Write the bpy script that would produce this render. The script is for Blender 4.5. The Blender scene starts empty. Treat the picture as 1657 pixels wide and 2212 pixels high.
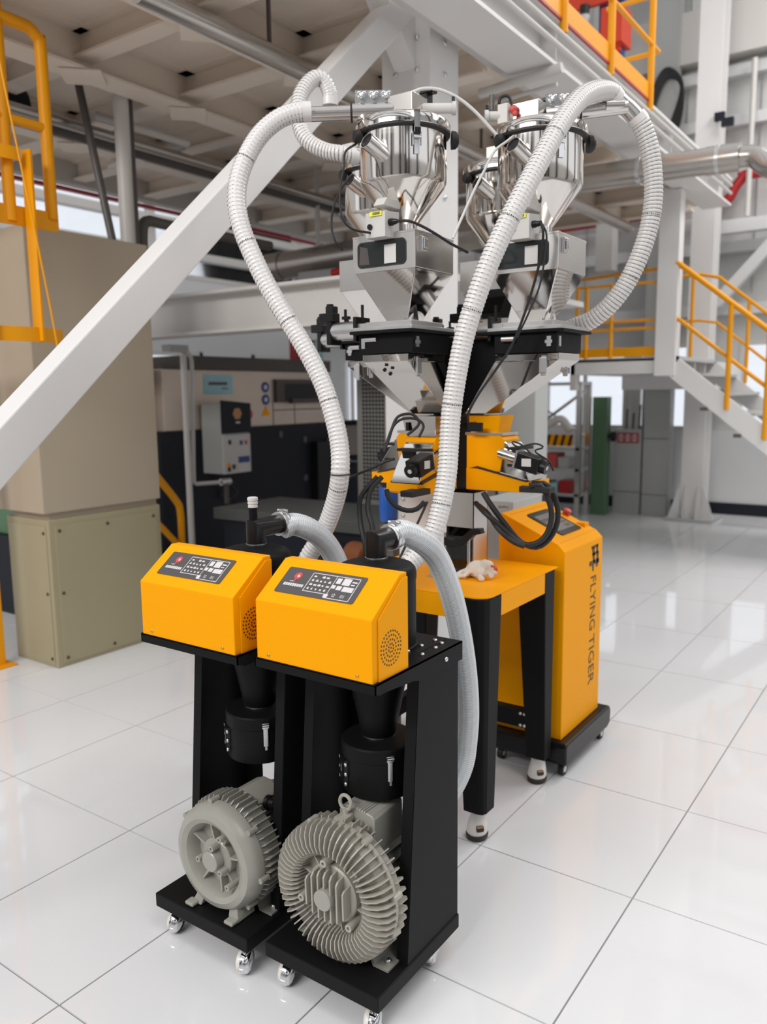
import bpy, math, random
from mathutils import Vector, Matrix
random.seed(7)
S = bpy.context.scene
COL = S.collection
PI = math.pi

# ------------------------------------------------------------------ camera, world, lights, exposure
F_PX, PITCH, ROLL, YAW = 1746.94, .146545, .01163, -.611868
cam_d = bpy.data.cameras.new('camera')
cam = bpy.data.objects.new('camera', cam_d)
COL.objects.link(cam)
cp, sp, cr, sr, cy, sy = math.cos(PITCH), math.sin(PITCH), math.cos(ROLL), math.sin(ROLL), math.cos(YAW), math.sin(YAW)
fwd = Vector((sy*cp, cy*cp, -sp)); rgt = Vector((cy, -sy, 0)); dwn = fwd.cross(rgt)
r2 = cr*rgt + sr*dwn; d2 = -sr*rgt + cr*dwn
mw = Matrix((( r2.x, -d2.x, -fwd.x, 0), (r2.y, -d2.y, -fwd.y, 0), (r2.z, -d2.z, -fwd.z, 1.5), (0, 0, 0, 1)))
cam.matrix_world = mw
cam_d.sensor_fit = 'HORIZONTAL'; cam_d.sensor_width = 36.0
cam_d.lens = F_PX/1657*36.0
cam_d.clip_start = .05; cam_d.clip_end = 100
cam_d.dof.use_dof = True
cam_d.dof.focus_distance = 2.12
cam_d.dof.aperture_fstop = 3.6
S.camera = cam

w = bpy.data.worlds.new('world'); S.world = w; w.use_nodes = True
bg = w.node_tree.nodes['Background']
bg.inputs[0].default_value = (.93, .96, 1.0, 1); bg.inputs[1].default_value = .98

def area(name, loc, target, size, size_y, power, col=(1, .98, .95)):
    l = bpy.data.lights.new(name, 'AREA'); l.shape = 'RECTANGLE'; l.size = size; l.size_y = size_y
    l.energy = power; l.color = col
    o = bpy.data.objects.new(name, l); COL.objects.link(o); o.location = loc
    o.rotation_euler = (Vector(target)-Vector(loc)).to_track_quat('-Z', 'Y').to_euler()
    return o
area('fill_lamp', (1.8, .6, 6.2), (-1.2, 2.0, 0), 1.2, 3.5, 55)  # unseen overhead lamp, added to light the machines from the right
area('fill_lamp', (2.6, 5.6, 6.2), (0.6, 5.6, 0), 1.2, 3.5, 100)  # another unseen lamp, added over the floor on the right
area('fill_lamp', (.6, 8.2, 6.4), (-.8, 8.0, 0), 3.0, 1.2, 150)  # added to brighten the far floor and back wall, no visible fixture
area('fill_lamp', (-2.2, -4.2, 5.2), (-2.0, 3.0, 1.2), 4.5, 1.4, 330)  # unseen front lamp, added to lift the faces turned towards the viewpoint

S.view_settings.view_transform = 'Standard'; S.view_settings.look = 'None'
S.view_settings.gamma = 1; S.view_settings.use_curve_mapping = False
S.view_settings.exposure = 0.07

# ------------------------------------------------------------------ materials
def srgb(r, g, b):
    f = lambda c: (c/255/12.92) if c/255 <= .04045 else ((c/255+.055)/1.055)**2.4
    return (f(r), f(g), f(b), 1)
def mat(name, col, rough=.5, metal=0.0, spec=.5, noise=0.0, scale=8.0, bump=0.0, stretch=None, coat=0.0, rn=0.0):
    m = bpy.data.materials.new(name); m.use_nodes = True
    nt = m.node_tree; b = nt.nodes['Principled BSDF']
    b.inputs['Base Color'].default_value = col; b.inputs['Roughness'].default_value = rough
    b.inputs['Metallic'].default_value = metal
    b.inputs['Specular IOR Level'].default_value = spec
    if coat: b.inputs['Coat Weight'].default_value = coat
    if noise or bump or rn:
        tc = nt.nodes.new('ShaderNodeTexCoord'); mp = nt.nodes.new('ShaderNodeMapping')
        nt.links.new(tc.outputs['Object'], mp.inputs['Vector'])
        if stretch: mp.inputs['Scale'].default_value = stretch
        nz = nt.nodes.new('ShaderNodeTexNoise'); nz.inputs['Scale'].default_value = scale; nz.inputs['Detail'].default_value = 4
        nt.links.new(mp.outputs['Vector'], nz.inputs['Vector'])
        if noise:
            rm = nt.nodes.new('ShaderNodeMapRange'); rm.inputs[3].default_value = 1-noise; rm.inputs[4].default_value = 1+noise
            nt.links.new(nz.outputs['Fac'], rm.inputs[0])
            mx = nt.nodes.new('ShaderNodeVectorMath'); mx.operation = 'SCALE'
            mx.inputs[0].default_value = col[:3]; nt.links.new(rm.outputs[0], mx.inputs['Scale'])
            nt.links.new(mx.outputs[0], b.inputs['Base Color'])
        if rn:
            r2_ = nt.nodes.new('ShaderNodeMapRange'); r2_.inputs[3].default_value = max(0, rough-rn); r2_.inputs[4].default_value = rough+rn
            nt.links.new(nz.outputs['Fac'], r2_.inputs[0]); nt.links.new(r2_.outputs[0], b.inputs['Roughness'])
        if bump:
            bp = nt.nodes.new('ShaderNodeBump'); bp.inputs['Strength'].default_value = bump; bp.inputs['Distance'].default_value = .002
            nt.links.new(nz.outputs['Fac'], bp.inputs['Height']); nt.links.new(bp.outputs[0], b.inputs['Normal'])
    return m
def glassy(name, tint, alpha=.85, rough=.03):
    m = bpy.data.materials.new(name); m.use_nodes = True; nt = m.node_tree
    nt.nodes.remove(nt.nodes['Principled BSDF']); out = nt.nodes['Material Output']
    t = nt.nodes.new('ShaderNodeBsdfTransparent'); t.inputs[0].default_value = tint
    g = nt.nodes.new('ShaderNodeBsdfGlossy'); g.inputs['Roughness'].default_value = rough
    f = nt.nodes.new('ShaderNodeFresnel'); f.inputs[0].default_value = 1.45
    mx = nt.nodes.new('ShaderNodeMixShader'); nt.links.new(f.outputs[0], mx.inputs[0])
    nt.links.new(t.outputs[0], mx.inputs[1]); nt.links.new(g.outputs[0], mx.inputs[2]); nt.links.new(mx.outputs[0], out.inputs[0])
    return m
YEL = mat('yellow_powder_coat', (.95, .375, .0, 1), .46, spec=.10, noise=.03, scale=300, bump=.03)
YRAIL = mat('yellow_rail_paint', (.86, .35, .0, 1), .42, spec=.3)
BLK = mat('black_powder_coat', (.007, .007, .0074, 1), .5, spec=.14, noise=.15, scale=400, bump=.08)
BLKP = mat('black_plastic', (.008, .008, .009, 1), .32, spec=.35)
RUB = mat('black_rubber', (.012, .012, .013, 1), .55)
SS = mat('polished_stainless', (.72, .68, .64, 1), .10, 1.0, rn=.04, scale=3, stretch=(1, 1, 40))
SSB = mat('brushed_stainless', (.66, .63, .60, 1), .24, 1.0, noise=.05, scale=60, stretch=(1, 1, 14))
MIR = mat('mirror_stainless', (.70, .67, .64, 1), .06, 1.0, bump=.02, scale=10)
ZINC = mat('zinc_plate', (.68, .69, .70, 1), .28, 1.0)
ALU = mat('machined_aluminium', (.62, .61, .60, 1), .33, 1.0, noise=.05, scale=50)
CAST = mat('grey_cast_paint', (.335, .325, .285, 1), .27, noise=.06, scale=14)
CASTW = mat('warm_grey_cast_paint', (.40, .375, .325, 1), .36, noise=.06, scale=14)
CASTD = mat('grey_motor_paint', (.215, .215, .19, 1), .42, noise=.06, scale=14)
BRKT = mat('grey_bracket_paint', (.27, .265, .235, 1), .4)
HOSE = mat('white_hose_pvc', (.74, .715, .70, 1), .32, coat=.3)
WIRE = mat('hose_wire_grey', (.20, .185, .17, 1), .4)
MILK = mat('milky_hose_pvc', (.76, .78, .80, 1), .28, coat=.4)
MILKW = mat('milky_hose_rib', (.45, .465, .48, 1), .3)
CLEAR = glassy('clear_tube', (.86, .86, .85, 1))
ACR = glassy('clear_acrylic', (.80, .78, .76, 1))
SMOKE = glassy('smoked_window', (.10, .105, .11, 1))
GLASS = glassy('window_glass', (.97, .98, 1, 1))
WHT = mat('white_steel_paint', (.76, .745, .735, 1), .42, noise=.02, scale=2)
WHT2 = mat('white_cladding', (.66, .66, .665, 1), .45)
GREYW = mat('grey_cladding', (.58, .58, .57, 1), .5, noise=.03, scale=1.5)
GRYB = mat('grey_beam_paint', (.66, .64, .62, 1), .45, noise=.04, scale=2)
DECK = mat('deck_underside_paint', (.80, .71, .62, 1), .6, noise=.08, scale=1.5)
BEIGE = mat('beige_cabinet_paint', (.43, .36, .27, 1), .42, noise=.04, scale=2)
BEIGE2 = mat('olive_beige_panel_paint', (.37, .325, .205, 1), .42, noise=.04, scale=2)
NAVY = mat('dark_navy_paint', (.016, .018, .026, 1), .45, spec=.2)
SILV = mat('silver_machine_panel', (.66, .56, .48, 1), .36, .45, noise=.10, scale=3)
BRN = mat('dark_brown_panel', (.075, .06, .055, 1), .5)
DARK = mat('near_black', (.006, .006, .007, 1), .5)
PIPE = mat('insulated_pipe_jacket', (.50, .47, .44, 1), .25, .8)
PIPD = mat('dark_grey_pipe', (.10, .09, .085, 1), .4)
RED = mat('red_pipe_paint', (.42, .012, .016, 1), .38)
ORG = mat('orange_red_paint', (.62, .05, .015, 1), .4)
BLUE = mat('blue_paint', (.02, .06, .24, 1), .4)
BLUB = mat('bright_blue_enamel', (.01, .09, .42, 1), .3)
GRN = mat('green_paint', (.10, .20, .11, 1), .45)
LGRY = mat('light_grey_paint', (.45, .46, .45, 1), .4, noise=.03, scale=3)
LGR2 = mat('warm_white_enamel', (.62, .60, .575, 1), .4)
TILE = mat('glossy_white_tile', (.78, .78, .795, 1), .045, noise=.012, scale=2.0)
GROUT = mat('grey_grout', (.30, .29, .285, 1), .7)
SCR = mat('dark_screen_glass', (.018, .022, .022, 1), .12)
SCRL = mat('grey_screen_area', (.20, .18, .16, 1), .2)
PANEL = mat('charcoal_overlay', (.085, .075, .078, 1), .35)
PRINT = mat('pale_print', (.70, .67, .67, 1), .5)
PRED = mat('red_print', (.62, .08, .07, 1), .5)
PYEL = mat('yellow_label', (.83, .82, .05, 1), .5)
PDARK = mat('dark_brown_print', (.07, .045, .02, 1), .5)
CYAN = mat('pale_blue_sign', (.36, .62, .68, 1), .5)
PAPER = mat('paper_label', (.66, .64, .62, 1), .6)
COTTON = mat('white_cotton_glove', (.74, .69, .62, 1), .9, bump=.5, scale=500)
CWHT = mat('white_castor_plastic', (.80, .77, .72, 1), .3)
CBRN = mat('brown_castor_rubber', (.035, .02, .017, 1), .45)
CORG = mat('amber_castor_window', (.50, .25, .10, 1), .35)
CHR = mat('chrome', (.75, .75, .76, 1), .07, 1.0)
BRASS = mat('brass_screw', (.75, .50, .12, 1), .3, 1.0)
COPR = mat('copper_windings', (.30, .10, .04, 1), .4, .3)
VENT = mat('warm_grey_vent_panel', (.22, .21, .19, 1), .45)
BEDG = mat('dark_bed_paint', (.075, .08, .078, 1), .4)

# ------------------------------------------------------------------ mesh helpers
class MB:
    def __init__(s, off=(0, 0, 0)):
        s.v = []; s.f = []; s.o = Vector(off); s.T = None
    def add(s, vs, fs):
        n = len(s.v)
        for p in vs:
            p = Vector(p)
            if s.T: p = s.T @ p
            s.v.append(p + s.o)
        s.f += [tuple(i+n for i in f) for f in fs]
        return s
    def box(s, x0, y0, z0, x1, y1, z1):
        x0, x1 = sorted((x0, x1)); y0, y1 = sorted((y0, y1)); z0, z1 = sorted((z0, z1))
        return s.add([(x0,y0,z0),(x1,y0,z0),(x1,y1,z0),(x0,y1,z0),(x0,y0,z1),(x1,y0,z1),(x1,y1,z1),(x0,y1,z1)],
              [(0,3,2,1),(4,5,6,7),(0,1,5,4),(1,2,6,5),(2,3,7,6),(3,0,4,7)])
    def hexa(s, bot, top):
        return s.add(list(bot)+list(top), [(3,2,1,0),(4,5,6,7),(0,1,5,4),(1,2,6,5),(2,3,7,6),(3,0,4,7)])
    def frame(s, d):
        d = d.normalized(); a = Vector((0, 0, 1)) if abs(d.z) < .9 else Vector((1, 0, 0))
        u = d.cross(a).normalized(); return u, d.cross(u).normalized()
    def cyl(s, p0, p1, r0, r1=None, n=20, caps=True):
        p0 = Vector(p0); p1 = Vector(p1); r1 = r0 if r1 is None else r1
        return s.lathe(p0, p1-p0, [(r0, 0), (r1, (p1-p0).length)], n, caps)
    def lathe(s, org, axis, prof, n=32, caps=True):
        org = Vector(org); d = Vector(axis).normalized(); u, w_ = s.frame(d)
        vs = []; fs = []
        for r, h in prof:
            for i in range(n):
                a = 2*PI*i/n; vs.append(org + d*h + u*(r*math.cos(a)) + w_*(r*math.sin(a)))
        m = len(prof)
        for j in range(m-1):
            for i in range(n):
                k = (i+1) % n; fs.append((j*n+i, j*n+k, (j+1)*n+k, (j+1)*n+i))
        if caps:
            if prof[0][0] > 1e-6: fs.append(tuple(range(n-1, -1, -1)))
            if prof[-1][0] > 1e-6: fs.append(tuple((m-1)*n+i for i in range(n)))
        return s.add(vs, fs)
    def tube(s, path, r, n=10, closed=False, caps=True):
        P = [Vector(p) for p in path]; L = len(P); vs = []; fs = []
        rf = r if callable(r) else (lambda i: r)
        t0 = (P[1]-P[0]).normalized(); u, _ = s.frame(t0)
        for i in range(L):
            if closed: t = (P[(i+1) % L]-P[i-1])
            else: t = P[min(i+1, L-1)]-P[max(i-1, 0)]
            t.normalize(); u = (u - t*u.dot(t)).normalized(); w_ = t.cross(u)
            for k in range(n):
                a = 2*PI*k/n; vs.append(P[i] + (u*math.cos(a)+w_*math.sin(a))*rf(i))
        for i in range(L if closed else L-1):
            j = (i+1) % L
            for k in range(n):
                q = (k+1) % n; fs.append((i*n+k, i*n+q, j*n+q, j*n+k))
        if caps and not closed:
            fs.append(tuple(range(n-1, -1, -1))); fs.append(tuple((L-1)*n+k for k in range(n)))
        return s.add(vs, fs)
    def prism(s, poly, fn0, fn1):
        """poly: list of (a, b); fn0/fn1 map (a, b) to a 3-D point on the two ends"""
        n = len(poly); vs = [fn0(*p) for p in poly] + [fn1(*p) for p in poly]
        fs = [tuple(range(n-1, -1, -1)), tuple(range(n, 2*n))]
        fs += [(i, (i+1) % n, n+(i+1) % n, n+i) for i in range(n)]
        return s.add(vs, fs)
    def prx(s, poly, x0, x1): return s.prism(poly, lambda a, b: (x0, a, b), lambda a, b: (x1, a, b))
    def pry(s, poly, y0, y1): return s.prism(poly, lambda a, b: (a, y0, b), lambda a, b: (a, y1, b))
    def prz(s, poly, z0, z1): return s.prism(poly, lambda a, b: (a, b, z0), lambda a, b: (a, b, z1))
    def bar(s, p0, p1, wd, ht, up=(0, 0, 1)):
        p0 = Vector(p0); p1 = Vector(p1); d = (p1-p0).normalized(); up = Vector(up)
        sd = d.cross(up).normalized(); up = sd.cross(d).normalized()
        c = [sd*(a*wd/2)+up*(b*ht/2) for a, b in ((-1,-1),(1,-1),(1,1),(-1,1))]
        return s.add([p0+q for q in c]+[p1+q for q in c], [(3,2,1,0),(4,5,6,7),(0,1,5,4),(1,2,6,5),(2,3,7,6),(3,0,4,7)])
    def ibeam(s, p0, p1, wd, ht, tf=.02, tw=.015):
        p0 = Vector(p0); p1 = Vector(p1); d = (p1-p0).normalized(); up = Vector((0, 0, 1)); sd = d.cross(up).normalized(); up = sd.cross(d)
        s.bar(p0+up*(ht/2-tf/2), p1+up*(ht/2-tf/2), wd, tf); s.bar(p0-up*(ht/2-tf/2), p1-up*(ht/2-tf/2), wd, tf)
        return s.bar(p0, p1, tw, ht-2*tf)
    def ball(s, c, r, n=14, m=8, sc=(1, 1, 1)):
        vs = [(c[0], c[1], c[2]-r*sc[2])]; fs = []
        for j in range(1, m):
            b = PI*j/m - PI/2
            for i in range(n):
                a = 2*PI*i/n
                vs.append((c[0]+r*sc[0]*math.cos(b)*math.cos(a), c[1]+r*sc[1]*math.cos(b)*math.sin(a), c[2]+r*sc[2]*math.sin(b)))
        vs.append((c[0], c[1], c[2]+r*sc[2])); T = len(vs)-1
        for i in range(n):
            k = (i+1) % n; fs.append((0, 1+k, 1+i)); fs.append((T, 1+(m-2)*n+i, 1+(m-2)*n+k))
            for j in range(m-2): fs.append((1+j*n+i, 1+j*n+k, 1+(j+1)*n+k, 1+(j+1)*n+i))
        return s.add(vs, fs)
    def mesh(s, name, m, smooth=35):
        me = bpy.data.meshes.new(name); me.from_pydata([tuple(v) for v in s.v], [], s.f)
        me.materials.append(m)
        if smooth:
            me.polygons.foreach_set('use_smooth', [True]*len(me.polygons)); me.set_sharp_from_angle(angle=math.radians(smooth))
        me.update(); return me
    def build(s, name, m, parent=None, smooth=35, bev=0, seg=2):
        return place(name, s.mesh(name, m, smooth), parent, bev=bev, seg=seg)

def place(name, me, parent=None, mtx=None, bev=0, seg=2):
    o = bpy.data.objects.new(name, me); COL.objects.link(o)
    if parent is not None:
        o.parent = parent
        if parent.parent is None: o.matrix_parent_inverse = Matrix.Translation(-parent.location)
    if mtx is not None: o.matrix_basis = mtx
    if bev:
        b = o.modifiers.new('edge', 'BEVEL'); b.width = bev; b.segments = seg; b.limit_method = 'ANGLE'; b.angle_limit = math.radians(40)
        b.harden_normals = False
    return o
def tag(o, label, cat, group=None):
    o['label'] = label; o['category'] = cat
    if group: o['group'] = group
    return o
def thing(name, label, cat, loc, group=None):
    o = bpy.data.objects.new(name, None); COL.objects.link(o); o.location = loc; o.empty_display_size = .1
    return tag(o, label, cat, group)
def struct(o):
    o['kind'] = 'structure'; return o
def stuff(o):
    o['kind'] = 'stuff'; return o
def rroot(name, loc):
    o = bpy.data.objects.new(name, None); COL.objects.link(o); o.location = loc; o['kind'] = 'structure'; return o
def spline(pts, step):
    P = [Vector(p) for p in pts]; P = [P[0]*2-P[1]] + P + [P[-1]*2-P[-2]]; out = []
    for i in range(1, len(P)-2):
        a, b, c, d = P[i-1:i+3]
        for k in range(24):
            t = k/24
            out.append(.5*((2*b)+(c-a)*t+(2*a-5*b+4*c-d)*t*t+(3*b-a-3*c+d)*t**3))
    out.append(P[-2]); res = [out[0]]; acc = 0; prev = out[0]
    for q in out[1:]:
        seg = (q-prev).length
        while acc+seg >= step and seg > 1e-9:
            prev = prev + (q-prev)*((step-acc)/seg); res.append(prev.copy()); seg = (q-prev).length; acc = 0
        acc += seg; prev = q
    return res
def along(x0, x1, n): return [x0+(x1-x0)*i/(n-1) for i in range(n)]
def text(name, body, size, m, parent, mtx, ext=.0004, align='LEFT', sx=1.0, length=0):
    c = bpy.data.curves.new(name, 'FONT'); c.body = body; c.size = size; c.extrude = ext; c.align_x = align; c.materials.append(m)
    t = bpy.data.objects.new(name, c); me = bpy.data.meshes.new_from_object(t); me.name = name; bpy.data.objects.remove(t)
    if length: sx = length/(max(v.co.x for v in me.vertices)-min(v.co.x for v in me.vertices))
    o = bpy.data.objects.new(name, me); COL.objects.link(o); o.parent = parent
    if parent.parent is None: o.matrix_parent_inverse = Matrix.Translation(-parent.location)
    o.matrix_basis = mtx @ Matrix.Diagonal((sx, 1, 1, 1)); return o
def basis(o, x, y, z):
    x, y, z = Vector(x).normalized(), Vector(y).normalized(), Vector(z).normalized()
    return Matrix(((x.x, y.x, z.x, o[0]), (x.y, y.y, z.y, o[1]), (x.z, y.z, z.z, o[2]), (0, 0, 0, 1)))
def bolt_mesh(name, r, h, m, n=10):
    return MB().lathe((0, 0, 0), (0, 0, 1), [(r, 0), (r, h*.5), (r*.75, h*.9), (r*.3, h), (0, h)], n).mesh(name, m, 50)
def rrect(w_, h, r, n=5):
    pts = []
    for cx, cy_, a0 in ((w_/2-r, h/2-r, 0), (-w_/2+r, h/2-r, 90), (-w_/2+r, -h/2+r, 180), (w_/2-r, -h/2+r, 270)):
        for i in range(n+1):
            a = math.radians(a0+90*i/n); pts.append((cx+r*math.cos(a), cy_+r*math.sin(a)))
    return pts
# ------------------------------------------------------------------ setting: floor
fl = struct(MB().box(-9.2, -2.5, -.06, 5.5, 10.5, -.004).build('floor', GROUT, None, 0))
XL = [-8.75, -8.2, -7.7, -7.15, -6.65, -6.12, -5.6, -5.08, -4.56, -4.046, -3.527, -2.97, -2.245, -1.715, -1.187, -.676, -.16, .35, .87, 1.4, 1.95, 2.5]
YL = [.40, 1.014, 1.636, 2.233, 2.84, 3.485, 4.278, 5.06, 5.914, 6.79, 7.69, 8.6, 9.5, 10.3]
tile_me = {}
for i in range(len(XL)-1):
    for j in range(len(YL)-1):
        w_, h = round(XL[i+1]-XL[i]-.005, 4), round(YL[j+1]-YL[j]-.005, 4)
        if (w_, h) not in tile_me: tile_me[(w_, h)] = MB().box(-w_/2, -h/2, -.004, w_/2, h/2, 0).mesh('tile', TILE, 0)
        place('tile', tile_me[(w_, h)], fl, Matrix.Translation(((XL[i]+XL[i+1])/2, (YL[j]+YL[j+1])/2, 0)))

# walls -----------------------------------------------------------------
YB = 10.3
wb = MB().box(-9.0, YB, 0, 6.0, YB+.2, 1.0).box(-9.0, YB, 2.05, 6.0, YB+.2, 9.0)
for x0, x1 in ((-9.0, -8.02), (-7.62, -7.2), (-5.6, -4.55), (-3.42, -3.30), (-2.42, -2.1), (-1.2, -1.1), (0, .15), (1.3, 6.0)): wb.box(x0, YB, 1.0, x1, YB+.2, 2.05)
wall_b = struct(wb.build('wall_back', GREYW, None, 0))
MB().box(-9, YB-.03, .14, 6, YB, 1.0).build('lining_panel', WHT2, wall_b, 0)
bb = struct(MB().box(-9, YB-.05, 0, 6, YB-.001, .14).build('baseboard_back', NAVY, None, 0))
for z in (2.35, 3.05, 4.42, 4.95, 5.6, 6.5):
    MB().box(-9, YB-.14, z, 6, YB, z+.12).build('girt', WHT2, wall_b, 0)
rib = MB().box(-.006, -.02, 0, .006, 0, 3.7).mesh('cladding_joint', LGRY, 0)
for k in range(38): place('cladding_joint', rib, wall_b, Matrix.Translation((-8.8+k*.4, YB, 2.6)))
wins = [(-8.02, -7.62), (-7.2, -5.6), (-4.55, -3.42), (-3.30, -2.42), (-2.1, -1.2), (-1.1, 0), (.15, 1.3)]
for k, (x0, x1) in enumerate(wins):
    r = rroot('window_%d' % (k+1), ((x0+x1)/2, YB, 1.0))
    f = MB().box(x0, YB-.01, 1.0, x1, YB+.06, 1.05).box(x0, YB-.01, 2.0, x1, YB+.06, 2.05).box(x0, YB-.01, 1.05, x0+.05, YB+.06, 2.0).box(x1-.05, YB-.01, 1.05, x1, YB+.06, 2.0)
    f.build('window_frame', LGR2, r, 0)
    MB().box((x0+x1)/2-.02, YB, 1.05, (x0+x1)/2+.02, YB+.05, 2.0).build('mullion', LGR2, r, 0)
    MB().box(x0+.05, YB+.03, 1.05, x1-.05, YB+.036, 2.0).build('pane', GLASS, r, 0)
XW = -8.9
wl = MB().box(XW-.2, -2.5, 0, XW, 10.3, .9).box(XW-.2, -2.5, 2.1, XW, 10.3, 3.1).box(XW-.2, -2.5, 4.4, XW, 10.3, 9.0)
for y0, y1 in ((-2.5, 6.0), (8.2, 9.2)): wl.box(XW-.2, y0, .9, XW, y1, 2.1)
for y0, y1 in ((-2.5, 4.6),): wl.box(XW-.2, y0, 3.1, XW, y1, 4.4)
wall_l = struct(wl.build('wall_left', WHT2, None, 0))
for y0, y1, z0, z1, nm in ((6.0, 8.2, .9, 2.1, 'window_8'), (9.2, 10.3, .9, 2.1, 'window_9'), (4.6, 7.4, 3.1, 4.4, 'window_10'), (7.4, 10.3, 3.1, 4.4, 'window_11')):
    r = rroot(nm, (XW, (y0+y1)/2, z0))
    MB().box(XW-.06, y0, z0, XW+.01, y1, z0+.06).box(XW-.06, y0, z1-.06, XW+.01, y1, z1).box(XW-.06, y0, z0, XW+.01, y0+.06, z1).box(XW-.06, y1-.06, z0, XW+.01, y1, z1).build('window_frame', LGR2, r, 0)
    MB().box(XW-.03, y0+.06, z0+.06, XW-.024, y1-.06, z1-.06).build('pane', GLASS, r, 0)
for z in (3.35, 3.75, 4.1): MB().box(XW, 4.6, z, XW+.15, 10.3, z+.10).build('girt', LGR2, wall_l, 0)

# mezzanine deck = the ceiling over the left half -------------------------
ceil = struct(MB().box(-6.3, 1.9, 3.46, -2.3, 9.2, 3.54).build('ceiling', DECK, None, 0))
for k, y in enumerate((2.2, 2.95, 3.7, 4.45, 5.2, 5.95, 6.7, 7.45, 8.2, 8.95)):
    MB().ibeam((-6.25, y, 3.385), (-2.35, y, 3.385), .12 if k % 2 else .16, .15, .015, .012).build('joist', DECK, ceil, 0)
for x, wd in ((-5.2, .14), (-4.05, .18), (-3.1, .14)):
    MB().ibeam((x, 1.9, 3.35), (x, 9.2, 3.35), wd, .22, .015, .012).build('main_joist', DECK, ceil, 0)
gus = MB().box(-.11, -.11, -.004, .11, .11, .004).mesh('joint_plate', DECK, 0)
for x in (-5.2, -4.05, -3.1):
    for y in (2.95, 3.7, 5.2, 6.7): place('joint_plate', gus, ceil, Matrix.Translation((x, y, 3.232)) @ Matrix.Rotation(PI/4, 4, 'Z'))
MB().box(-6.36, 1.9, 3.28, -6.26, 9.2, 3.56).build('edge_fascia', LGR2, ceil, 0)
MB().box(-6.42, 1.9, 3.25, -6.36, 9.2, 3.275).build('edge_strip', RED, ceil, 0)
# girder along the right edge of the deck
gi = struct(MB().ibeam((-2.01, 2.2, 3.345), (-2.01, 8.5, 3.345), .26, .25, .02, .02).build('mezzanine_girder_beam', WHT, None, 0))
st = MB().box(-.10, -.006, -.105, .10, .006, .105).mesh('stiffener', WHT, 0)
for y in (3.3, 4.4, 5.5, 6.6, 7.7): place('stiffener', st, gi, Matrix.Translation((-2.01, y, 3.345)))
MB().box(-2.23, 2.2, 3.26, -2.14, 8.5, 3.46).build('channel', LGR2, gi, 0)
for dx, z in ((.145, 3.385), (.145, 3.315)):
    MB().cyl((-2.01+dx, 2.2, z), (-2.01+dx, 8.4, z), .014, n=10).build('conduit', LGR2, gi)
MB().cyl((-2.9, 2.4, 3.16), (-2.9, 8.6, 3.16), .05, n=14).build('service_pipe', PIPE, gi)
hr = MB().box(-.008, -.008, 0, .008, .008, .3).mesh('pipe_hanger', PIPD, 0)
for y in (3.2, 4.3, 5.4, 6.5): place('pipe_hanger', hr, gi, Matrix.Translation((-2.9, y, 3.17)))
# cross arm with lamp tube under the girder
MB().cyl((-2.32, 4.30, 3.16), (-1.83, 4.30, 3.19), .026, n=12).build('lamp_tube', LGR2, gi)
MB().cyl((-2.32, 4.40, 3.13), (-1.90, 4.40, 3.15), .012, n=8).build('lamp_tube', LGR2, gi)

# central built-up column and its knee brace --------------------------------
co = struct(MB().box(-2.53, 3.66, 0, -2.27, 3.68, 3.9).box(-2.53, 3.92, 0, -2.27, 3.94, 3.9).box(-2.41, 3.68, 0, -2.39, 3.92, 3.9).box(-2.27, 3.66, 0, -2.255, 3.94, 3.9).box(-2.545, 3.66, 0, -2.53, 3.94, 3.9).build('column_center', WHT, None, 0))
MB().box(-2.62, 3.55, 0, -2.18, 4.05, .03).build('base_plate', LGRY, co, 0)
bm = bolt_mesh('column_bolt', .014, .012, ZINC)
for z in along(2.5, 3.55, 8):
    for x in (-2.46, -2.33): place('column_bolt', bm, co, Matrix.Translation((x, 3.66, z)) @ Matrix.Rotation(PI/2, 4, 'X'))
    place('column_bolt', bm, co, Matrix.Translation((-2.255, 3.80, z)) @ Matrix.Rotation(PI/2, 4, 'Y'))
MB().prx([(3.67, 3.10), (3.67, 3.9), (3.15, 3.9), (3.15, 3.62)], -2.46, -2.34).build('gusset_plate', WHT, co, 0)
p0, p1 = Vector((-2.39, -.104, .008)), Vector((-2.39, 3.72, 3.50))
br = struct(MB().bar(p0, p1, .11, .132).build('brace_beam', WHT, None, 0, bev=.006))
MB().box(-2.52, -.25, 0, -2.26, .05, .02).build('base_plate', LGRY, br, 0)
# horizontal grey beam behind, tied to the column
MB_ = MB().ibeam((-5.6, 3.86, 2.03), (-2.5, 3.86, 2.03), .20, .27, .02, .02)
struct(MB_.build('grey_tie_beam', GRYB, None, 0))
struct(MB().box(-5.4, 4.0, 2.16, -2.5, 6.4, 2.20).build('trim_1', LGR2, None, 0))

# unseen hall behind the viewpoint, roof left open; dark columns, trusses added for reflections
wf = struct(MB().box(-9, -6.2, 0, 6, -6, 2.6).box(-9, -6.2, 5.2, 6, -6, 7.6).build('wall_front', GREYW, None, 0))
wr = struct(MB().box(6, -6, 0, 6.2, 10.5, 2.2).box(6, -6, 4.6, 6.2, 10.5, 7.6).build('wall_right', GREYW, None, 0))
pm_ = MB().box(-.32, -.22, 0, .32, .22, 7.6).mesh('reflection_pilaster', BRN, 0)  # added to put dark upright streaks into the steel reflections
for x in (-8, -4.6, -1.0, 2.4, 5.2): place('reflection_pilaster', pm_, wf, Matrix.Translation((x, -5.75, 0)))
for y in (-4.2, -.4, 3.6, 7.4): place('reflection_pilaster', pm_, wr, Matrix.Translation((5.75, y, 0)))
fb = MB().box(-.55, -.06, 2.6, .55, .06, 5.2).mesh('infill_panel', GRYB, 0)
for x in (-6.9, -2.6, -.4, 3.9): place('infill_panel', fb, wf, Matrix.Translation((x, -6.05, 0)))
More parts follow.
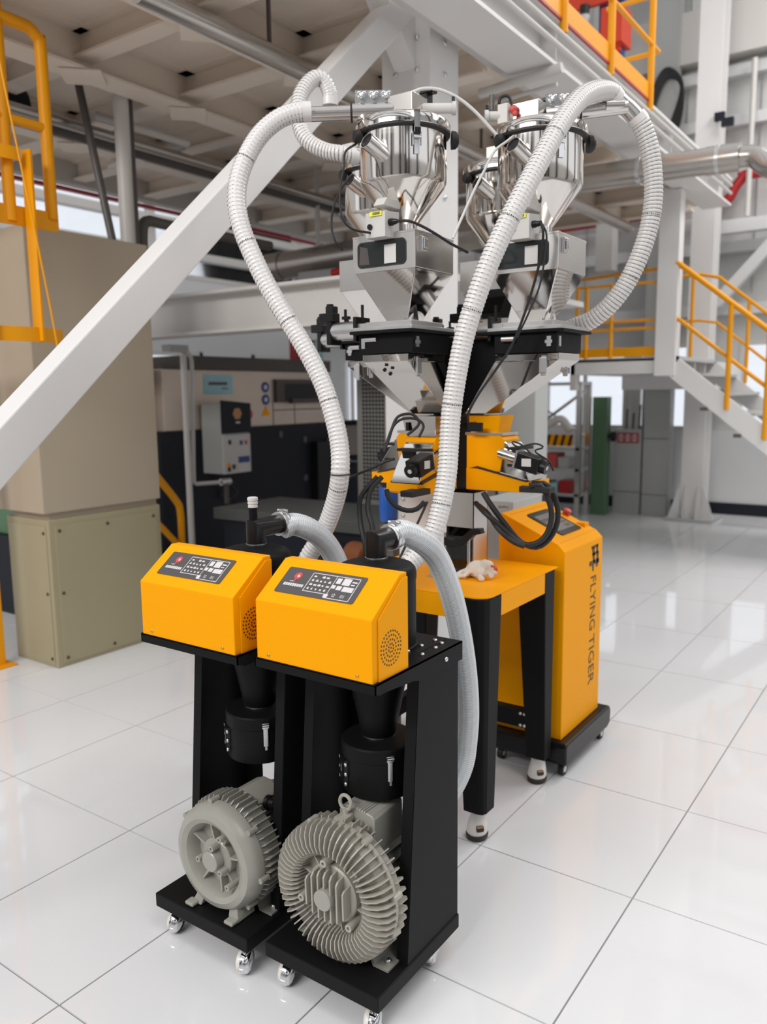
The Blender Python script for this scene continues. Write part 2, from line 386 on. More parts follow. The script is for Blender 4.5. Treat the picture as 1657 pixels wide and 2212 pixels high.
rt = struct(MB().box(-9, -6, 7.1, -8.8, 10.3, 7.5).build('reflection_beam', BRN, None, 0))  # unseen dark overhead beams, added for what the polished steel mirrors
tm_ = MB().box(-9, -.16, 7.1, 6, .16, 7.5).mesh('reflection_truss', BRN, 0)
for y in along(-5, 9, 8): place('reflection_truss', tm_, rt, Matrix.Translation((0, y, 0)))
fl2 = struct(MB().box(-9.2, -6.2, -.06, 6.2, -2.5, -.002).box(5.5, -2.5, -.06, 6.2, 10.5, -.002).build('floor_outer', LGR2, None, 0))
# big column on the right, small hung column ---------------------------------
cb = struct(MB().box(-2.50, 9.50, .04, -2.26, 9.52, 7.5).box(-2.50, 9.76, .04, -2.26, 9.78, 7.5).box(-2.39, 9.52, .04, -2.37, 9.76, 7.5).build('column_right', WHT, None, 0))
MB().box(-2.64, 9.38, 0, -2.12, 9.90, .04).build('base_plate', LGRY, cb, 0)
for sx in (-1, 1):
    MB().prx([(9.42, .04), (9.50, .04), (9.50, .42)], -2.38+sx*.07-.008, -2.38+sx*.07+.008).build('stiffener', LGR2, cb, 0)
    MB().pry([(-2.38+sx*.12, .04), (-2.38+sx*.25, .04), (-2.38+sx*.13, .42)], 9.49, 9.51).build('stiffener', WHT, cb, 0)
struct(MB().box(-2.24, 7.46, 1.62, -2.06, 7.60, 3.215).build('column_platform', WHT, None, 0, bev=.004))
cb3 = struct(MB().box(-3.1, 9.9, 0, -2.85, 10.15, 7.5).build('column_back', LGRY, None, 0))
cb4 = struct(MB().box(-3.62, 9.6, 2.9, -3.42, 9.8, 7.5).build('column_upper', LGR2, None, 0))
struct(MB().bar((-2.30, 9.9, 2.45), (-1.55, 9.9, 3.28), .12, .12).build('brace_right_beam', WHT2, None, 0))
struct(MB().box(-2.3, 9.9, 3.22, 4, 10.05, 3.36).build('beam_right', WHT2, None, 0))
struct(MB().box(-4.2, 10.05, 5.15, 5, 10.28, 5.7).build('beam_upper', LGR2, None, 0))
# ------------------------------------------------------------------ vacuum loaders (foreground)
RX = Matrix.Rotation(PI/2, 4, 'X'); RY = Matrix.Rotation(PI/2, 4, 'Y')
bolt_s = bolt_mesh('bolt', .0065, .005, ZINC, 8)
bolt_l = bolt_mesh('hex_bolt', .009, .010, ZINC, 6)
screw_b = bolt_mesh('screw', .0045, .003, BRASS, 8)
hole_m = MB().lathe((0, 0, 0), (0, 0, 1), [(.0026, -.001), (.0026, .0004)], 8).mesh('vent_hole', PDARK, 0)
def castor(root, x, y, o, ztop, swing):
    c = MB(o); c.box(x-.024, y-.024, ztop-.006, x+.024, y+.024, ztop); c.cyl((x, y, ztop-.022), (x, y, ztop-.004), .012, n=12)
    h = c.build('castor', CHR, root)
    ax = Vector((math.cos(swing), math.sin(swing), 0)); fw = Vector((-ax.y, ax.x, 0))
    wc = Vector((x, y, .0285)) + fw*.012
    MB(o).lathe(wc-ax*.011, ax, [(.012, 0), (.024, .001), (.0283, .005), (.0283, .017), (.024, .021), (.012, .022)], 24).build('castor_wheel', RUB, h)
    MB(o).lathe(wc+ax*.010, ax, [(.0265, 0), (.0262, .006), (.022, .011), (.013, .0145), (0, .0155)], 24).build('white_wheel_cap', CWHT, h)
    vs = []; fs = []; n = 14
    prf = [(-.019, .004), (-.018, .020), (-.012, .030), (-.002, .0325), (.008, .0315)]
    for off, rr in prf:
        for i in range(n+1):
            a = math.radians(-35+205*i/n); vs.append(wc + ax*off + fw*(-math.cos(a)*rr)*-1 + Vector((0, 0, 1))*(rr*math.sin(a)))
    for k in range(len(prf)-1):
        for i in range(n): fs.append((k*(n+1)+i, k*(n+1)+i+1, (k+1)*(n+1)+i+1, (k+1)*(n+1)+i))
    MB(o).add(vs, fs).build('castor_hood', CHR, h, 60)

def fin_blower(root, o):
    cx, cz = -1.155, .294
    b = MB(o)
    b.lathe((cx, 1.43, cz), (0, 1, 0), [(.0, .0), (.098, 0), (.102, -.018), (.112, -.026), (.135, -.028), (.154, -.018), (.163, .0), (.164, .008), (.164, .040), (.150, .048), (.0, .048)], 56, False)
    house = b.build('blower', CASTW, root, 30)
    # radial fins on the front ring, one mesh shared
    prof = [(.094, 1.425), (.099, 1.397), (.110, 1.384), (.130, 1.380), (.155, 1.386), (.172, 1.402), (.177, 1.425), (.176, 1.437), (.150, 1.44)]
    me = MB().prism([(r, y-1.43) for r, y in prof], lambda a, c: (-.0016, c, a), lambda a, c: (.0016, c, a)).mesh('cooling_fin', CASTW, 0)
    for k in range(58):
        place('cooling_fin', me, house, Matrix.Translation((cx+o[0], 1.43+o[1], cz+o[2])) @ Matrix.Rotation(2*PI*k/58, 4, 'Y'))
    me2 = MB().prism([(.158, .014), (.165, .013), (.177, .018), (.178, .044), (.171, .051), (.150, .046)], lambda a, c: (-.0014, c, a), lambda a, c: (.0014, c, a)).mesh('side_fin', CASTW, 0)
    for k in range(38):
        a = -150+300*k/37
        place('side_fin', me2, house, Matrix.Translation((cx+o[0], 1.43+o[1], cz+o[2])) @ Matrix.Rotation(math.radians(a), 4, 'Y'))
    MB(o).lathe((cx, 1.43, cz), (0, 1, 0), [(.161, .002), (.1725, .003), (.1725, .013), (.161, .014)], 56, False).build('joint_flange', CASTW, house)
    lug = MB().cyl((0, -.006, 0), (0, .022, 0), .009, n=10).mesh('flange_lug', CASTW)
    for a in (12, 60, 118, 165, -20, -62, -105): place('flange_lug', lug, house, Matrix.Translation((cx+o[0]+.172*math.cos(math.radians(a)), 1.432+o[1], cz+.172*math.sin(math.radians(a)))))
    # hub plate with straight fins
    MB(o).lathe((cx, 1.43, cz), (0, 1, 0), [(.074, 0), (.074, -.020), (.070, -.024), (0, -.024)], 40, False).build('hub_plate', CASTW, house)
    for k in range(7):
        x = -.057+.019*k; hgt = (math.sqrt(max(.0, .070**2-x*x)))
        zc = .0
        MB(o).prx([(1.40, cz-hgt*.92), (1.378, cz-hgt*.85), (1.376, cz+hgt*.80), (1.384, cz+hgt*.95), (1.41, cz+hgt)], cx+x-.0022, cx+x+.0022).build('hub_fin', CASTW, house, 0)
    MB(o).lathe((cx, 1.41, cz), (0, -1, 0), [(.026, 0), (.026, .040), (.0245, .042), (0, .042)], 28, False).build('hub_cap', CAST, house)
    for a in (95, 200, -40):
        x, z = cx+.086*math.cos(math.radians(a)), cz+.086*math.sin(math.radians(a))
        MB(o).lathe((x, 1.43, z), (0, -1, 0), [(.011, 0), (.0095, .045), (.0042, .0455), (.0042, .03), (0, .03)], 16, False).build('mount_boss', CASTW, house)
    for a in (20, 62, 128, 160, -15, -75, -100):
        ca, sa = math.cos(math.radians(a)), math.sin(math.radians(a))
        MB(o).bar((cx+.072*ca, 1.424, cz+.072*sa), (cx+.100*ca, 1.424, cz+.100*sa), .004, .02, (0, 1, 0)).build('web_rib', CASTW, house, 0)
    return house, cx, cz, .166

def smooth_blower(root, o):
    cx, cz = -1.137, .268
    b = MB(o)
    b.lathe((cx, 1.43, cz), (0, 1, 0), [(.0, .004), (.088, .002), (.094, -.022), (.102, -.036), (.116, -.043), (.132, -.038), (.144, -.022), (.148, -.002), (.148, .010), (.143, .012), (.143, .075), (.128, .082), (0, .082)], 56, False)
    house = b.build('blower', CAST, root, 30)
    me2 = MB().prism([(.138, .014), (.145, .012), (.157, .022), (.157, .072), (.149, .082), (.130, .078)], lambda a, c: (-.0013, c, a), lambda a, c: (.0013, c, a)).mesh('side_fin', CAST, 0)
    for k in range(44):
        a = -150+300*k/43
        place('side_fin', me2, house, Matrix.Translation((cx+o[0], 1.43+o[1], cz+o[2])) @ Matrix.Rotation(math.radians(a), 4, 'Y'))
    lug = MB().cyl((0, -.012, 0), (0, .018, 0), .008, n=10).mesh('flange_lug', CAST)
    for a in (-8, 42, 100, 150, 195, 225, -48): place('flange_lug', lug, house, Matrix.Translation((cx+o[0]+.151*math.cos(math.radians(a)), 1.43+o[1], cz+.151*math.sin(math.radians(a)))))
    MB(o).lathe((cx, 1.434, cz), (0, -1, 0), [(.053, 0), (.053, .022), (.050, .025), (.029, .025), (.028, .050), (.026, .052), (0, .052)], 36, False).build('hub', CAST, house)
    for a, r_ in ((78, .041), (188, .045), (-28, .043), (-40, .082), (62, .086)):
        x, z = cx+r_*math.cos(math.radians(a)), cz+r_*math.sin(math.radians(a))
        MB(o).lathe((x, 1.43, z), (0, -1, 0), [(.009, 0), (.0085, .048), (.0036, .0485), (.0036, .035), (0, .035)], 14, False).build('mount_boss', CAST, house)
    for a in (15, 58, 98, 150, 235, 282, -40):
        ca, sa = math.cos(math.radians(a)), math.sin(math.radians(a))
        MB(o).add([(cx+.050*ca-.0035*sa, 1.434, cz+.05*sa+.0035*ca), (cx+.092*ca-.002*sa, 1.434, cz+.092*sa+.002*ca), (cx+.092*ca+.002*sa, 1.434, cz+.092*sa-.002*ca), (cx+.05*ca+.0035*sa, 1.434, cz+.05*sa-.0035*ca),
                   (cx+.050*ca-.0035*sa, 1.410, cz+.05*sa+.0035*ca), (cx+.094*ca-.002*sa, 1.405, cz+.094*sa+.002*ca), (cx+.094*ca+.002*sa, 1.405, cz+.094*sa-.002*ca), (cx+.05*ca+.0035*sa, 1.410, cz+.05*sa-.0035*ca)],
                  [(0,1,2,3),(7,6,5,4),(0,4,5,1),(1,5,6,2),(2,6,7,3),(3,7,4,0)]).build('web_rib', CAST, house, 0)
    for sx in (-1, 1):                  # cast feet
        f = MB(o).hexa([(cx+sx*.07-.018, 1.392, .117), (cx+sx*.07+.018, 1.392, .117), (cx+sx*.07+.018, 1.46, .117), (cx+sx*.07-.018, 1.46, .117)],
                       [(cx+sx*.06-.014, 1.405, .150), (cx+sx*.06+.014, 1.405, .150), (cx+sx*.06+.014, 1.46, .160), (cx+sx*.06-.014, 1.46, .160)])
        f.build('cast_foot', CAST, house, 0, .003)
        MB(o).box(cx+sx*.075-.02, 1.372, .1165, cx+sx*.075+.012, 1.40, .127).build('foot_tab', CAST, house, 0, .004)
    return house, cx, cz, .148

def motor(house, o, cx, cz, y0, r, big):
    y1, y2 = y0+.125, y0+.185
    MB(o).cyl((cx, y0-.01, cz), (cx, y1, cz), r, n=36).build('motor_body', CASTD, house)
    me = MB().box(-.0016, .0, r-.004, .0016, y1-y0-.01, r+.012).mesh('motor_fin', CASTD, 0)
    for k in range(30):
        a = -200+308*k/29 if True else 0
        if -28 < ((a+180) % 360)-180 < 28 and False: continue
        place('motor_fin', me, house, Matrix.Translation((cx+o[0], y0+o[1], cz+o[2])) @ Matrix.Rotation(2*PI*k/30, 4, 'Y'))
    MB(o).lathe((cx, y1-.002, cz), (0, 1, 0), [(r+.008, 0), (r+.016, .004), (r+.016, .046), (r+.008, .056), (r*.7, .062), (0, .062)], 40, False).build('fan_cover', CASTD, house)
    # terminal box on top, slightly to the right
    if big:
        x0, x1, z0, z1 = cx-.035, cx+.072, cz+r-.03, cz+r+.085; ya, yb = y0+.0, y0+.125
    else:
        x0, x1, z0, z1 = cx-.035, cx+.058, cz+r-.03, cz+r+.058; ya, yb = y0-.005, y0+.095
    if big: poly = [(x0, z0), (x1, z0), (x1, z1-.018), (x1-.008, z1-.010), (x0+.05, z1), (x0+.012, z1-.004), (x0, z1-.02)]
    else: poly = [(x0, z0), (x1, z0), (x1, z1-.026), (x1-.006, z1-.020), (x0+.055, z1-.002), (x0+.03, z1), (x0, z1-.012)]
    t = MB(o).pry(poly, ya, yb).build('terminal_box', CAST, house, 25, .003)
    for k in range(4):
        MB(o).bar((x0+.060+.007*k if big else x0+.035+.006*k, ya-.0008, z1-.004-.001*k), (x0+.060+.007*k if big else x0+.035+.006*k, yb, z1-.0035-.001*k), .0015, .004).build('lid_rib', CASTD, house, 0)
    if not big:
        MB(o).lathe((x1-.002, ya+.045, (z0+z1)/2+.008), (1, 0, 0), [(.020, 0), (.020, .012), (.016, .014), (.016, .030), (.012, .034), (0, .034)], 14, False).build('cable_gland', BLKP, house)
        MB(o).tube(spline([(x1+.02, ya+.045, (z0+z1)/2+.008), (x1+.05, ya+.062, (z0+z1)/2-.004), (x1+.075, ya+.09, (z0+z1)/2-.012), (x1+.09, ya+.13, (z0+z1)/2-.015)], .008), .0045, 8).build('motor_lead', RUB, house)
    # folded steel feet
    for sx in (-1, 1):
        xa = cx+sx*.095
        MB(o).prism([(1.455, .1165), (1.62, .1165), (1.62, .122), (1.455, .122)] if False else [(0, .1165), (sx*.045, .1165), (sx*.045, .122), (sx*.006, .122), (-sx*.012, .165), (-sx*.02, .163)],
                    lambda a, b_: (xa+a, y0-.045, b_), lambda a, b_: (xa+a, y0+.12, b_)).build('motor_foot', BRKT, house, 0)
        place('hex_bolt', bolt_l, house, Matrix.Translation((xa+sx*.028+o[0], y0-.018+o[1], .122)))

def loader(name, label, o, finned, stub):
    root = thing(name, label, 'vacuum loader', (-1.165+o[0], 1.55+o[1], 0), 'vacuum loaders in front of the dosing table')
    bx0, bx1, y0, y1 = -1.342, -.987, 1.362, 1.738
    MB(o).box(bx0, y0, .075, bx1, y1, .115).build('base_plate', BLK, root, 0, .0025)
    for x, y, sw in ((bx0+.045, y0+.045, 2.2), (bx1-.035, y0+.035, 2.4), (bx1-.045, y1-.06, 2.1), (bx0+.04, y1-.045, 2.0)): castor(root, x, y, o, .075, sw+1.2)
    # channel side panels, tapered (wider at the foot)
    for s, xw in ((1, -.992), (-1, -1.338)):
        i = -s
        poly = [(1.492, .115), (1.735, .115), (1.735, .85), (1.552, .85)]
        p = MB(o).prx(poly, xw-.0015, xw+.0015)
        p.hexa([(xw, 1.490, .115), (xw+i*.030, 1.490, .115), (xw+i*.030, 1.493, .115), (xw, 1.493, .115)],
               [(xw, 1.550, .85), (xw+i*.030, 1.550, .85), (xw+i*.030, 1.553, .85), (xw, 1.553, .85)])
        p.box(xw, 1.732, .115, xw+i*.066, 1.735, .85)
        p.build('side_panel', BLK, root, 0)
    # top shelf: plate with folded skirt
    sh = MB(o).box(-1.345, 1.366, .866, -.985, 1.748, .870)
    for x in (-1.345, -.9875):
        sh.prx([(1.366, .846), (1.52, .833), (1.56, .822), (1.748, .822), (1.748, .870), (1.366, .870)], x, x+.0025)
    sh.box(-1.345, 1.366, .846, -.985, 1.369, .868).box(-1.345, 1.7455, .826, -.985, 1.748, .868)
    sh.box(-1.335, 1.40, .832, -1.0, 1.72, .846)
    shelf = sh.build('shelf', BLK, root, 0)
    for x, y in ((-1.055, 1.60), (-1.05, 1.655), (-1.045, 1.712), (-1.012, 1.598), (-1.012, 1.66), (-1.018, 1.70)):
        place('bolt', bolt_s, shelf, Matrix.Translation((x+o[0], y+o[1], .870)))
    place('bolt', bolt_s, shelf, Matrix.Translation((-.985+o[0], 1.665+o[1], .845)) @ RY)
    MB(o).box(-1.03, 1.575, .8701, -1.028, 1.735, .8712).build('shelf_seam', DARK, shelf, 0)
    # control box
    x0, x1, yf, yb = -1.342, -.990, 1.367, 1.505
    poly = [(yf, .868), (yb, .868), (yb, 1.096), (1.478, 1.096), (yf, 1.014)]
    cb_ = MB(o).prx(poly, x0+.004, x1-.0035).build('control_box', YEL, root, 0, .0025, 2)
    for xa, xb in ((x1-.003, x1), (x0, x0+.003)):
        MB(o).prx([(yf+.020, .869), (yb-.001, .869), (yb-.001, 1.086), (1.482, 1.086), (yf+.020, 1.010)], xa, xb).build('side_cover', YEL, cb_, 0, .001)
    # dotted loudspeaker grille in the right cover
    for q in range(5):
        n = (1, 8, 14, 20, 26)[q]
        for k in range(n):
            a = 2*PI*k/n+q*.4; rr = .0098*q
            place('vent_hole', hole_m, cb_, Matrix.Translation((x1+.0002+o[0], 1.434+rr*math.cos(a)*1.0+o[1], .936+rr*math.sin(a))) @ RY)
    for x in (-1.30, -1.035): place('screw', screw_b, cb_, Matrix.Translation((x+o[0], yf+o[1], .882)) @ RX)
    # display overlay on the sloping face
    sl = Vector((0, 1.478-1.367, 1.096-1.014)); L = sl.length; sl.normalize(); nr = Vector((0, -sl.z, sl.y))
    base = Vector((-1.183+o[0], 1.425+o[1], 1.014+(1.425-1.367)*sl.z/sl.y)) + nr*.0004
    Bm = basis(base, (1, 0, 0), sl, nr)
    pm = MB(); pm.prz(rrect(.236, .080, .005), 0, .0012); place('display_panel', pm.mesh('display_panel', PANEL, 0), cb_, Bm)
    pr = MB(); z0, z1 = .0012, .0016
    def R(xa, ya, xb, yb_): pr.box(xa, ya, z0, xb, yb_, z1)
    R(-.036, .030, .103, .0318); R(.1012, -.036, .103, .0318); R(-.038, -.024, -.0362, .031); R(-.038, -.0258, .040, -.024); R(.034, -.024, .0355, .030); R(.028, -.034, .040, -.0258); R(.03, -.0362, .103, -.0344)
    R(.058, .008, .080, .028); R(.040, .010, .053, .026); R(.084, .018, .098, .022); R(.084, .010, .095, .013)
    R(.036, -.006, .046, .004); R(.050, -.008, .064, .004); R(.068, -.010, .098, .004)
    rnd = random.Random(5)
    for j in range(4):
        for k in range(5):
            if rnd.random() < .85:
                xx, yy = -.030+.0125*k, .022-.0125*j; ww = rnd.uniform(.004, .009); R(xx, yy-.003, xx+ww, yy+.0015)
                if rnd.random() < .6: R(xx+.001, yy+.0025, xx+ww*.8, yy+.0035)
    place('panel_print', pr.mesh('panel_print', PRINT, 0), cb_, Bm)
    for k in range(9):
        pb = MB(); xx = -.104+.0068*k
        pb.box(xx, -.017, z0, xx+.0052, -.0085, z1); 
        place('panel_lettering', pb.mesh('panel_lettering', PRINT, 0), cb_, Bm)
    text('panel_digits', 'I2', .013, PRINT, cb_, Bm @ Matrix.Translation((.050, -.029, .0013)), .0002)
    text('panel_digits', '01', .013, PRINT, cb_, Bm @ Matrix.Translation((.074, -.029, .0013)), .0002)
    lg = MB(); lg.prz([(-.004, -.004), (.006, -.006), (.012, .002), (.011, .012), (.002, .017), (-.007, .012), (-.010, .004)], z0, z1)
    lg.prz([(-.003, -.012), (.001, -.012), (.001, -.005), (-.003, -.005)], z0, z1)
    place('red_emblem', lg.mesh('red_emblem', PRED, 0), cb_, Bm @ Matrix.Translation((-.078, .010, 0)))
    lw = MB(); lw.prz([(.000, .002), (.007, .001), (.006, .008), (.001, .009)], z1, z1+.0002); lw.box(-.013, -.0135, z0, -.001, -.0115, z1)
    place('emblem_white_print', lw.mesh('emblem_white_print', PRINT, 0), cb_, Bm @ Matrix.Translation((-.078, .010, 0)))  # white print pieces on and beside the red emblem
    # filter drum with domed lid, cyclone cone and dust pot
    dx, dy = -1.155, 1.612
    MB(o).lathe((dx, dy, .8705), (0, 0, 1), [(.104, 0), (.104, .004), (.099, .006), (.099, .170), (.1005, .171), (.1005, .186), (.098, .197), (.090, .206), (.072, .212), (0, .214)], 44).build('filter_drum', BLK, root)
    place('bolt', bolt_s, root, Matrix.Translation((dx+.09+o[0], dy-.062+o[1], .877)))
    MB(o).lathe((dx, dy, .63), (0, 0, 1), [(.042, 0), (.044, .004), (.088, .22), (.088, .235)], 36).build('cyclone_cone', BLK, root)
    pot = MB(o).lathe((dx, dy, .492), (0, 0, 1), [(.092, 0), (.094, .003), (.094, .095), (.0965, .097), (.0965, .128), (.093, .132), (.044, .140), (0, .140)], 44).build('dust_pot', BLK, root)
    MB(o).cyl((dx, dy, .632), (dx, dy, .636), .044, n=36).build('weld_ring', SSB, pot)
    a = math.radians(-128); c_, s_ = math.cos(a), math.sin(a)
    Bp = basis((dx+.094*c_+o[0], dy+.094*s_+o[1], .545), (-s_, c_, 0), (0, 0, 1), (c_, s_, 0))
    place('sight_cover', MB().prz(rrect(.052, .072, .003), -.004, .005).mesh('sight_cover', BLKP, 0), pot, Bp)
    place('sight_glass', MB().prz(rrect(.014, .042, .002), .005, .0058).mesh('sight_glass', SCR if finned else SCRL, 0), pot, Bp @ Matrix.Translation((-.004, 0, 0)))
    for sx in (-1, 1):
        for k in (-1, 0, 1): place('bolt', bolt_s, pot, Bp @ Matrix.Translation((sx*.027, .026*k, .001)))
    if finned: text('sight_lettering', 'liquids', .0075, PRINT, pot, Bp @ Matrix.Translation((-.006, .014, .006)) @ Matrix.Rotation(-PI/2, 4, 'Z'), .0001)
    a = math.radians(-38); c_, s_ = math.cos(a), math.sin(a)
    Bp = basis((dx+.096*c_+o[0], dy+.096*s_+o[1], .585), (-s_, c_, 0), (0, 0, 1), (c_, s_, 0))
    place('toggle_latch', MB().box(-.006, -.040, 0, .006, .012, .004).box(-.009, .012, 0, .009, .026, .006).cyl((-.009, .02, .007), (.009, .02, .007), .004, n=8).box(-.003, -.05, .004, .003, .01, .007).mesh('toggle_latch', ZINC, 0), pot, Bp)
    # suction elbow on the drum
    ex, ey = -1.178, 1.645
    ce = ey+(.092 if stub else .058); n_ = 32; r_ = .0275; vs = []; fs = []
    for i in range(n_):
        a = 2*PI*i/n_; vs.append((ex+r_*math.cos(a), ey+r_*math.sin(a), 1.083))
    for i in range(n_):
        a = 2*PI*i/n_; vs.append((ex+r_*math.cos(a), ey+r_*math.sin(a), 1.128-r_*math.sin(a)))
    for i in range(n_):
        a = 2*PI*i/n_; vs.append((ex+r_*math.cos(a), ce, 1.128-r_*math.sin(a)))
    fs = [(j*n_+i, j*n_+(i+1) % n_, (j+1)*n_+(i+1) % n_, (j+1)*n_+i) for j in range(2) for i in range(n_)]
    MB(o).add(vs, fs).build('suction_elbow', BLKP, root, 40)
    MB(o).lathe((ex, ey, 1.083), (0, 0, 1), [(.0275, 0), (.0295, .001), (.0295, .003), (.0275, .004)], 28, False).build('elbow_weld', ZINC, root)
    if stub:
        MB(o).cyl((ex-.004, ey-.005, 1.13), (ex-.004, ey-.005, 1.19), .012, n=18).build('vent_stub', BLK, root)
        MB(o).lathe((ex-.004, ey-.005, 1.188), (0, 0, 1), [(.0135, 0), (.0135, .006), (.0125, .007), (.0125, .009), (.0142, .010), (.0142, .016), (.013, .017), (.013, .019), (.015, .020), (.015, .027), (.012, .029), (0, .029)], 20).build('vent_cap', PAPER, root)
    MB(o).lathe((ex, ce-.002, 1.128), (0, 1, 0), [(.034, 0), (.0355, .002), (.0355, .010), (.034, .012), (.034, .016), (.0355, .018), (.0355, .026), (.034, .028)], 30).build('hose_clamp', ZINC, root)
    MB(o).box(ex+.004, ce+.002, 1.160, ex+.020, ce+.012, 1.172).cyl((ex-.006, ce+.007, 1.168), (ex+.030, ce+.007, 1.168), .004, n=8).build('clamp_screw', ZINC, root)
    if finned:
        h, cx, cz, r = fin_blower(root, o); motor(h, o, cx, cz, 1.488, .108, True)
        MB(o).tube([(cx-.005+.017*math.cos(t)*1.0, 1.475, cz+.205+.019*math.sin(t)) for t in [2*PI*k/20 for k in range(20)]], .0048, 8, True).cyl((cx-.005, 1.475, cz+.16), (cx-.005, 1.475, cz+.19), .008, n=10).box(cx-.018, 1.445, cz+.158, cx+.010, 1.50, cz+.176).build('lifting_eye', CASTW, h)
    else:
        h, cx, cz, r = smooth_blower(root, o); motor(h, o, cx, cz, 1.512, .092, False)
    return root

loader('vacuum_loader', 'black-framed vacuum loader with yellow control box, large finned grey blower, nearest to the camera', (0, 0, 0), True, False)
loader('vacuum_loader', 'black-framed vacuum loader with yellow control box and smooth round grey blower, beside the beige cabinet', (-.398, -.022, 0), False, True)

# ------------------------------------------------------------------ hoses and cables
def ribbed_hose(name, label, pts, r, pitch, group, loc=None, printed=(), m=HOSE, mw_=WIRE, amp=.035, cuff=.03):
    P = spline(pts, pitch/4)
    root = thing(name, label, 'hose', tuple(P[-1]), group)
    MB().tube(P, lambda i: r*(1+amp*math.cos(2*PI*(i+2)/4)), 20).build('hose_wall', m, root, 60)
    turns = len(P)//4; vs = []; fs = []; u = None; wm = MB(); path = []
    N = 12; L = len(P)
    for i in range(turns*N):
        f = i*4/N; k = int(f)
        if k+1 >= L: break
        c = P[k].lerp(P[k+1], f-k); t = (P[min(k+2, L-1)]-P[max(k-1, 0)]).normalized()
        if u is None: u, _ = wm.frame(t)
        u = (u-t*u.dot(t)).normalized(); b = t.cross(u); a = 2*PI*i/N
        path.append(c+(u*math.cos(a)+b*math.sin(a))*(r*(1-amp*.55)+.0003))
    wm.tube(path, .0015 if mw_ is WIRE else .0011, 4).build('spiral_wire', mw_, root, 60)
    for f0 in (0, 1):
        if cuff:
            seg = P[:int(cuff/(pitch/4))] if f0 == 0 else P[-int(cuff/(pitch/4)):]
            MB().tube(seg, r*1.05, 22).build('hose_cuff', m, root, 60)
    for f0 in printed:                   # blurred black print on the wall
        k = int(f0*L); t = (P[k+1]-P[k-1]).normalized(); view = (P[k]-cam.location).normalized(); sd = view.cross(t).normalized(); nn = sd.cross(t).normalized()
        if nn.dot(view) > 0: nn = -nn
        pm = MB(); rr = r*(1+amp)+.0006
        for q in range(11):
            a = -1.05+2.1*q/10
            c = P[k]+(nn*math.cos(a)+sd*math.sin(a))*rr
            e = (sd*math.cos(a)-nn*math.sin(a)); 
            ww = rr*2.1/10*.62*(1 if q % 3 else .55); hh = .0022 if q % 4 else .0014
            pm.add([c-e*ww/2-t*hh, c+e*ww/2-t*hh, c+e*ww/2+t*hh, c-e*ww/2+t*hh], [(0, 1, 2, 3)])
        stuff(pm.build('hose_print', PIPD, root, 0))
    return root
H1 = [(-1.697, 2.053, 2.362), (-1.731, 2.023, 2.359), (-1.773, 1.984, 2.336), (-1.811, 1.943, 2.288), (-1.837, 1.907, 2.219), (-1.849, 1.881, 2.148), (-1.844, 1.866, 2.077), (-1.824, 1.862, 2.003), (-1.788, 1.867, 1.921), (-1.74, 1.879, 1.826), (-1.681, 1.897, 1.726), (-1.622, 1.915, 1.628), (-1.572, 1.927, 1.53), (-1.536, 1.93, 1.433), (-1.511, 1.926, 1.344), (-1.501, 1.914, 1.264), (-1.529, 1.929, 1.187), (-1.576, 1.941, 1.099), (-1.615, 1.942, 1.039), (-1.649, 1.934, 0.989), (-1.677, 1.924, 0.930), (-1.665, 1.82, .905), (-1.605, 1.70, .925)]
H2 = [(-0.957, 2.687, 2.419), (-0.970, 2.658, 2.436), (-0.984, 2.588, 2.423), (-0.995, 2.485, 2.376), (-1.009, 2.379, 2.286), (-1.031, 2.287, 2.168), (-1.063, 2.218, 2.051), (-1.099, 2.175, 1.947), (-1.132, 2.146, 1.85), (-1.164, 2.131, 1.754), (-1.191, 2.119, 1.656), (-1.211, 2.111, 1.549), (-1.226, 2.105, 1.441), (-1.23, 2.098, 1.344), (-1.228, 2.084, 1.262), (-1.234, 2.064, 1.173), (-1.247, 2.04, 1.091), (-1.269, 2.015, 1.037), (-1.294, 1.977, 0.998), (-1.314, 1.944, 0.96), (-1.325, 1.91, .91), (-1.28, 1.81, .895), (-1.205, 1.715, .915)]
H3 = [(-0.911, 2.737, 2.373), (-0.896, 2.752, 2.349), (-0.875, 2.772, 2.283), (-0.863, 2.783, 2.205), (-0.859, 2.786, 2.118), (-0.868, 2.781, 2.031), (-0.89, 2.767, 1.943), (-0.927, 2.752, 1.854), (-0.979, 2.739, 1.783), (-1.038, 2.737, 1.739), (-1.093, 2.742, 1.722), (-1.17, 2.76, 1.70)]
H4 = [(-1.946, 2.464, 2.538), (-1.945, 2.462, 2.582), (-1.959, 2.448, 2.62), (-1.976, 2.426, 2.628), (-1.995, 2.397, 2.602), (-2.007, 2.368, 2.553), (-2.001, 2.351, 2.492), (-1.98, 2.341, 2.424), (-1.944, 2.348, 2.38), (-1.891, 2.368, 2.35), (-1.838, 2.392, 2.337), (-1.80, 2.44, 2.329)]
G = 'ribbed white suction hoses of the receivers'
ribbed_hose('ribbed_hose', 'long white ribbed hose from the left receiver pipe down behind the smooth-blower loader', H1, .0285, .0124, G, printed=(.14, .28, .42, .56, .70, .90))
ribbed_hose('ribbed_hose', 'long white ribbed hose arching over the right receiver and hanging down the tower front', H2, .030, .0122, G, printed=(.2, .34, .47, .60, .74, .90))
ribbed_hose('ribbed_hose', 'white ribbed hose curving in a wide bow on the right side of the right receiver', H3, .030, .0122, G, printed=(.38, .62))
ribbed_hose('ribbed_hose', 'short white ribbed hose looping up and over behind the left receiver pipe', H4, .0275, .0118, G)
